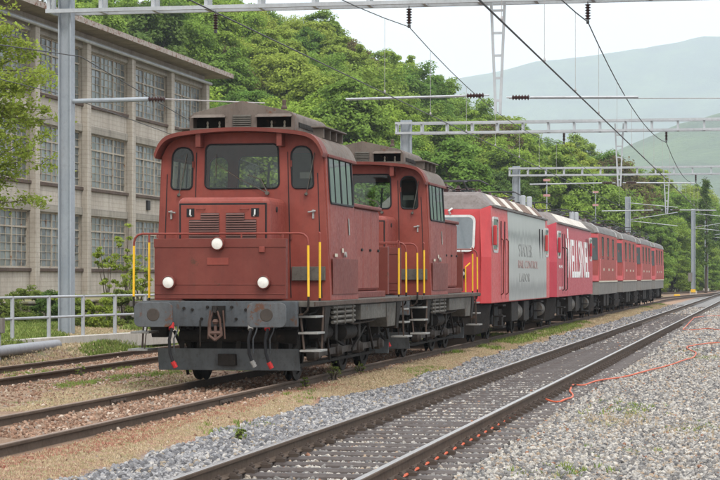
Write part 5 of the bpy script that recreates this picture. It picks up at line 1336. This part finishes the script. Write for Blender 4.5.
gp = [sow(-12.2,-9.4,26,58,330,.8,1.7,lambda x, y: wob(x*1.2,y*.9) > .25), sow(-15.5,-14.5,34,58,420,1.0,2.8,lambda x, y: w1(x*2,y*1.5) > -.45), sow(-20.2,-15.0,36,62,330,1.4,3.6,lambda x, y: w1(x,y) > -.4), sow(-7.3,-6.6,40,140,60,1.0,2.4,lambda x, y: wob(x,y*.8) > .35), sow(-7.35,-6.3,17,42,90,.5,1.1,lambda x, y: wob(x*2,y*1.3) > .3)]
for (px, py, n, s) in ((90,388,70,1.0),(66,391,40,.9),(125,382,60,1.0),(165,379,80,1.0),(190,374,60,1.0),(140,389,40,.8),(30,378,40,.9),(40,374,60,1.0),(105,371,60,1.2),(690,350,140,1.2),(705,357,90,1.2),(632,410,40,1.6),(618,405,30,1.4),(695,428,50,1.2),(560,470,30,1.5),(628,450,18,1.3),(612,420,40,1.0),(240,428,22,1.3),(303,400,20,1.0),(487,337,60,1.8),(430,375,25,1.0),(600,425,24,.9)):
    c0 = cam_px(px, py, -.18); q = rs.normal(0,1,(n,2))*np.array([.20,.55])*(.6+.4*s); x = c0[0]+q[:,0]; y = c0[1]+q[:,1]; gp.append((np.stack([x,y,gz(x,y)],1), rs.uniform(.6,1.3,n)*s))
P, S = cat_(gp)
scatter('green_grass', P, S, tuft('green_grass_piece', 3, 12, .050, .06, .0045, M['grass']), 'green grass and weeds between the tracks and on the verge', 'grass', True)
dp = []
for (px, py, n, s) in ((612,421,110,1.5),(640,418,60,1.2),(690,431,70,1.2),(715,372,60,1.3)):
    c0 = cam_px(px, py, -.18); q = rs.normal(0,1,(n,2))*np.array([.22,.7]); x = c0[0]+q[:,0]; y = c0[1]+q[:,1]; dp.append((np.stack([x,y,gz(x,y)],1), rs.uniform(.6,1.3,n)*s))
P, S = cat_(dp); scatter('withered_grass', P, S, tuft('withered_grass_piece', 4, 12, .05, .06, .004, M['straw']), 'withered brownish grass patches in the gravel at right', 'grass', True)
# single weeds along the siding rail
for i, (px, py, h_, lab) in enumerate(((334,379,.30,'leafy weed by the siding rail under the shunter cab'),(305,386,.16,'low weed beside the siding rail in front of the steps'),(360,372,.22,'small leafy weed beside the siding rail behind the steps'),(487,338,.42,'large leafy weed at the rail between shunter and silver locomotive'),(80,372,.22,'pale thistle plant between the two left tracks'),(240,430,.16,'single green weed at the edge of the grey ballast'))):
    c0 = cam_px(px, py, -.08); shrub('weed', 200+i, c0[0], c0[1], float(gz(c0[0],c0[1])), h_*.55, h_*.6, M['leaf_bush'], lab, .016, 22, 9, (.15,.4), 'weed')

# ------------------------------------------------------------------ far hills and haze
def far_hill(name, z0, sil, depth, seed, amp, col, px0=-400, px1=1700, step=12):
    xs_ = np.arange(px0, px1, step); us_ = np.linspace(0, 1.35, 60); V = []
    for xp in xs_:
        H_ = 1.66+(277-np.interp(xp, *sil))*(z0+depth)/F_
        for u in us_:
            z = z0+depth*u; X, D = ray(xp, z); base = H_*(u**1.25 if u < 1 else 1-.25*(u-1))
            b = mn.fractal(Vector((X*.0013,D*.0013,seed)), 1.0, 2.0, 5)*amp*min(1,u*2)+mn.noise(Vector((X*.014,D*.014,seed)))*amp*.10
            V.append((X, D, base+b-3))
    n_ = len(us_); me_ = bpy.data.meshes.new(name); me_.from_pydata(V, [], [(i*n_+j,(i+1)*n_+j,(i+1)*n_+j+1,i*n_+j+1) for i in range(len(xs_)-1) for j in range(n_-1)])
    me_.polygons.foreach_set('use_smooth', [True]*len(me_.polygons))
    t_ = NT(name+'_forest'); co = t_.co(); a = t_.noise(co, .006, 9, .78); b = t_.noise(co, .12, 4, .7)
    c = t_.ramp(a, [(.3,col[0]),(.5,col[1]),(.7,col[2])]); t_.bump(b, 1.0, 5.0); me_.materials.append(t_.fin(c, 1.0))
    o = bpy.data.objects.new(name, me_); COL.objects.link(o); tag(o, kind='structure'); return o
far_hill('far_hill', 4400, ([-400,300,470,520,585,640,720,900,1700],[120,95,78,70,62,54,40,20,60]), 2400, 3.3, 42, ((.018,.032,.016),(.05,.08,.03),(.10,.15,.05)))
far_hill('mid_hill', 1700, ([-400,520,600,640,680,720,800,1000,1700],[235,190,152,138,122,112,98,90,110]), 1000, 8.1, 26, ((.022,.042,.016),(.06,.10,.03),(.11,.17,.05)))
hz = MB().box(-7500,7500,-300,8800,-20,1150).build('haze', None); hz.data.materials.clear()
t = bpy.data.materials.new('haze_air'); t.use_nodes = True; nt = t.node_tree; nt.nodes.clear()
ho = nt.nodes.new('ShaderNodeOutputMaterial'); pv = nt.nodes.new('ShaderNodeVolumePrincipled'); pv.inputs['Color'].default_value = (.80,.90,1.0,1); pv.inputs['Density'].default_value = .00016; pv.inputs['Anisotropy'].default_value = .0
nt.links.new(pv.outputs[0], ho.inputs['Volume']); hz.data.materials.append(t); tag(hz, 'pale bluish haze filling the valley air', 'haze', kind='stuff')
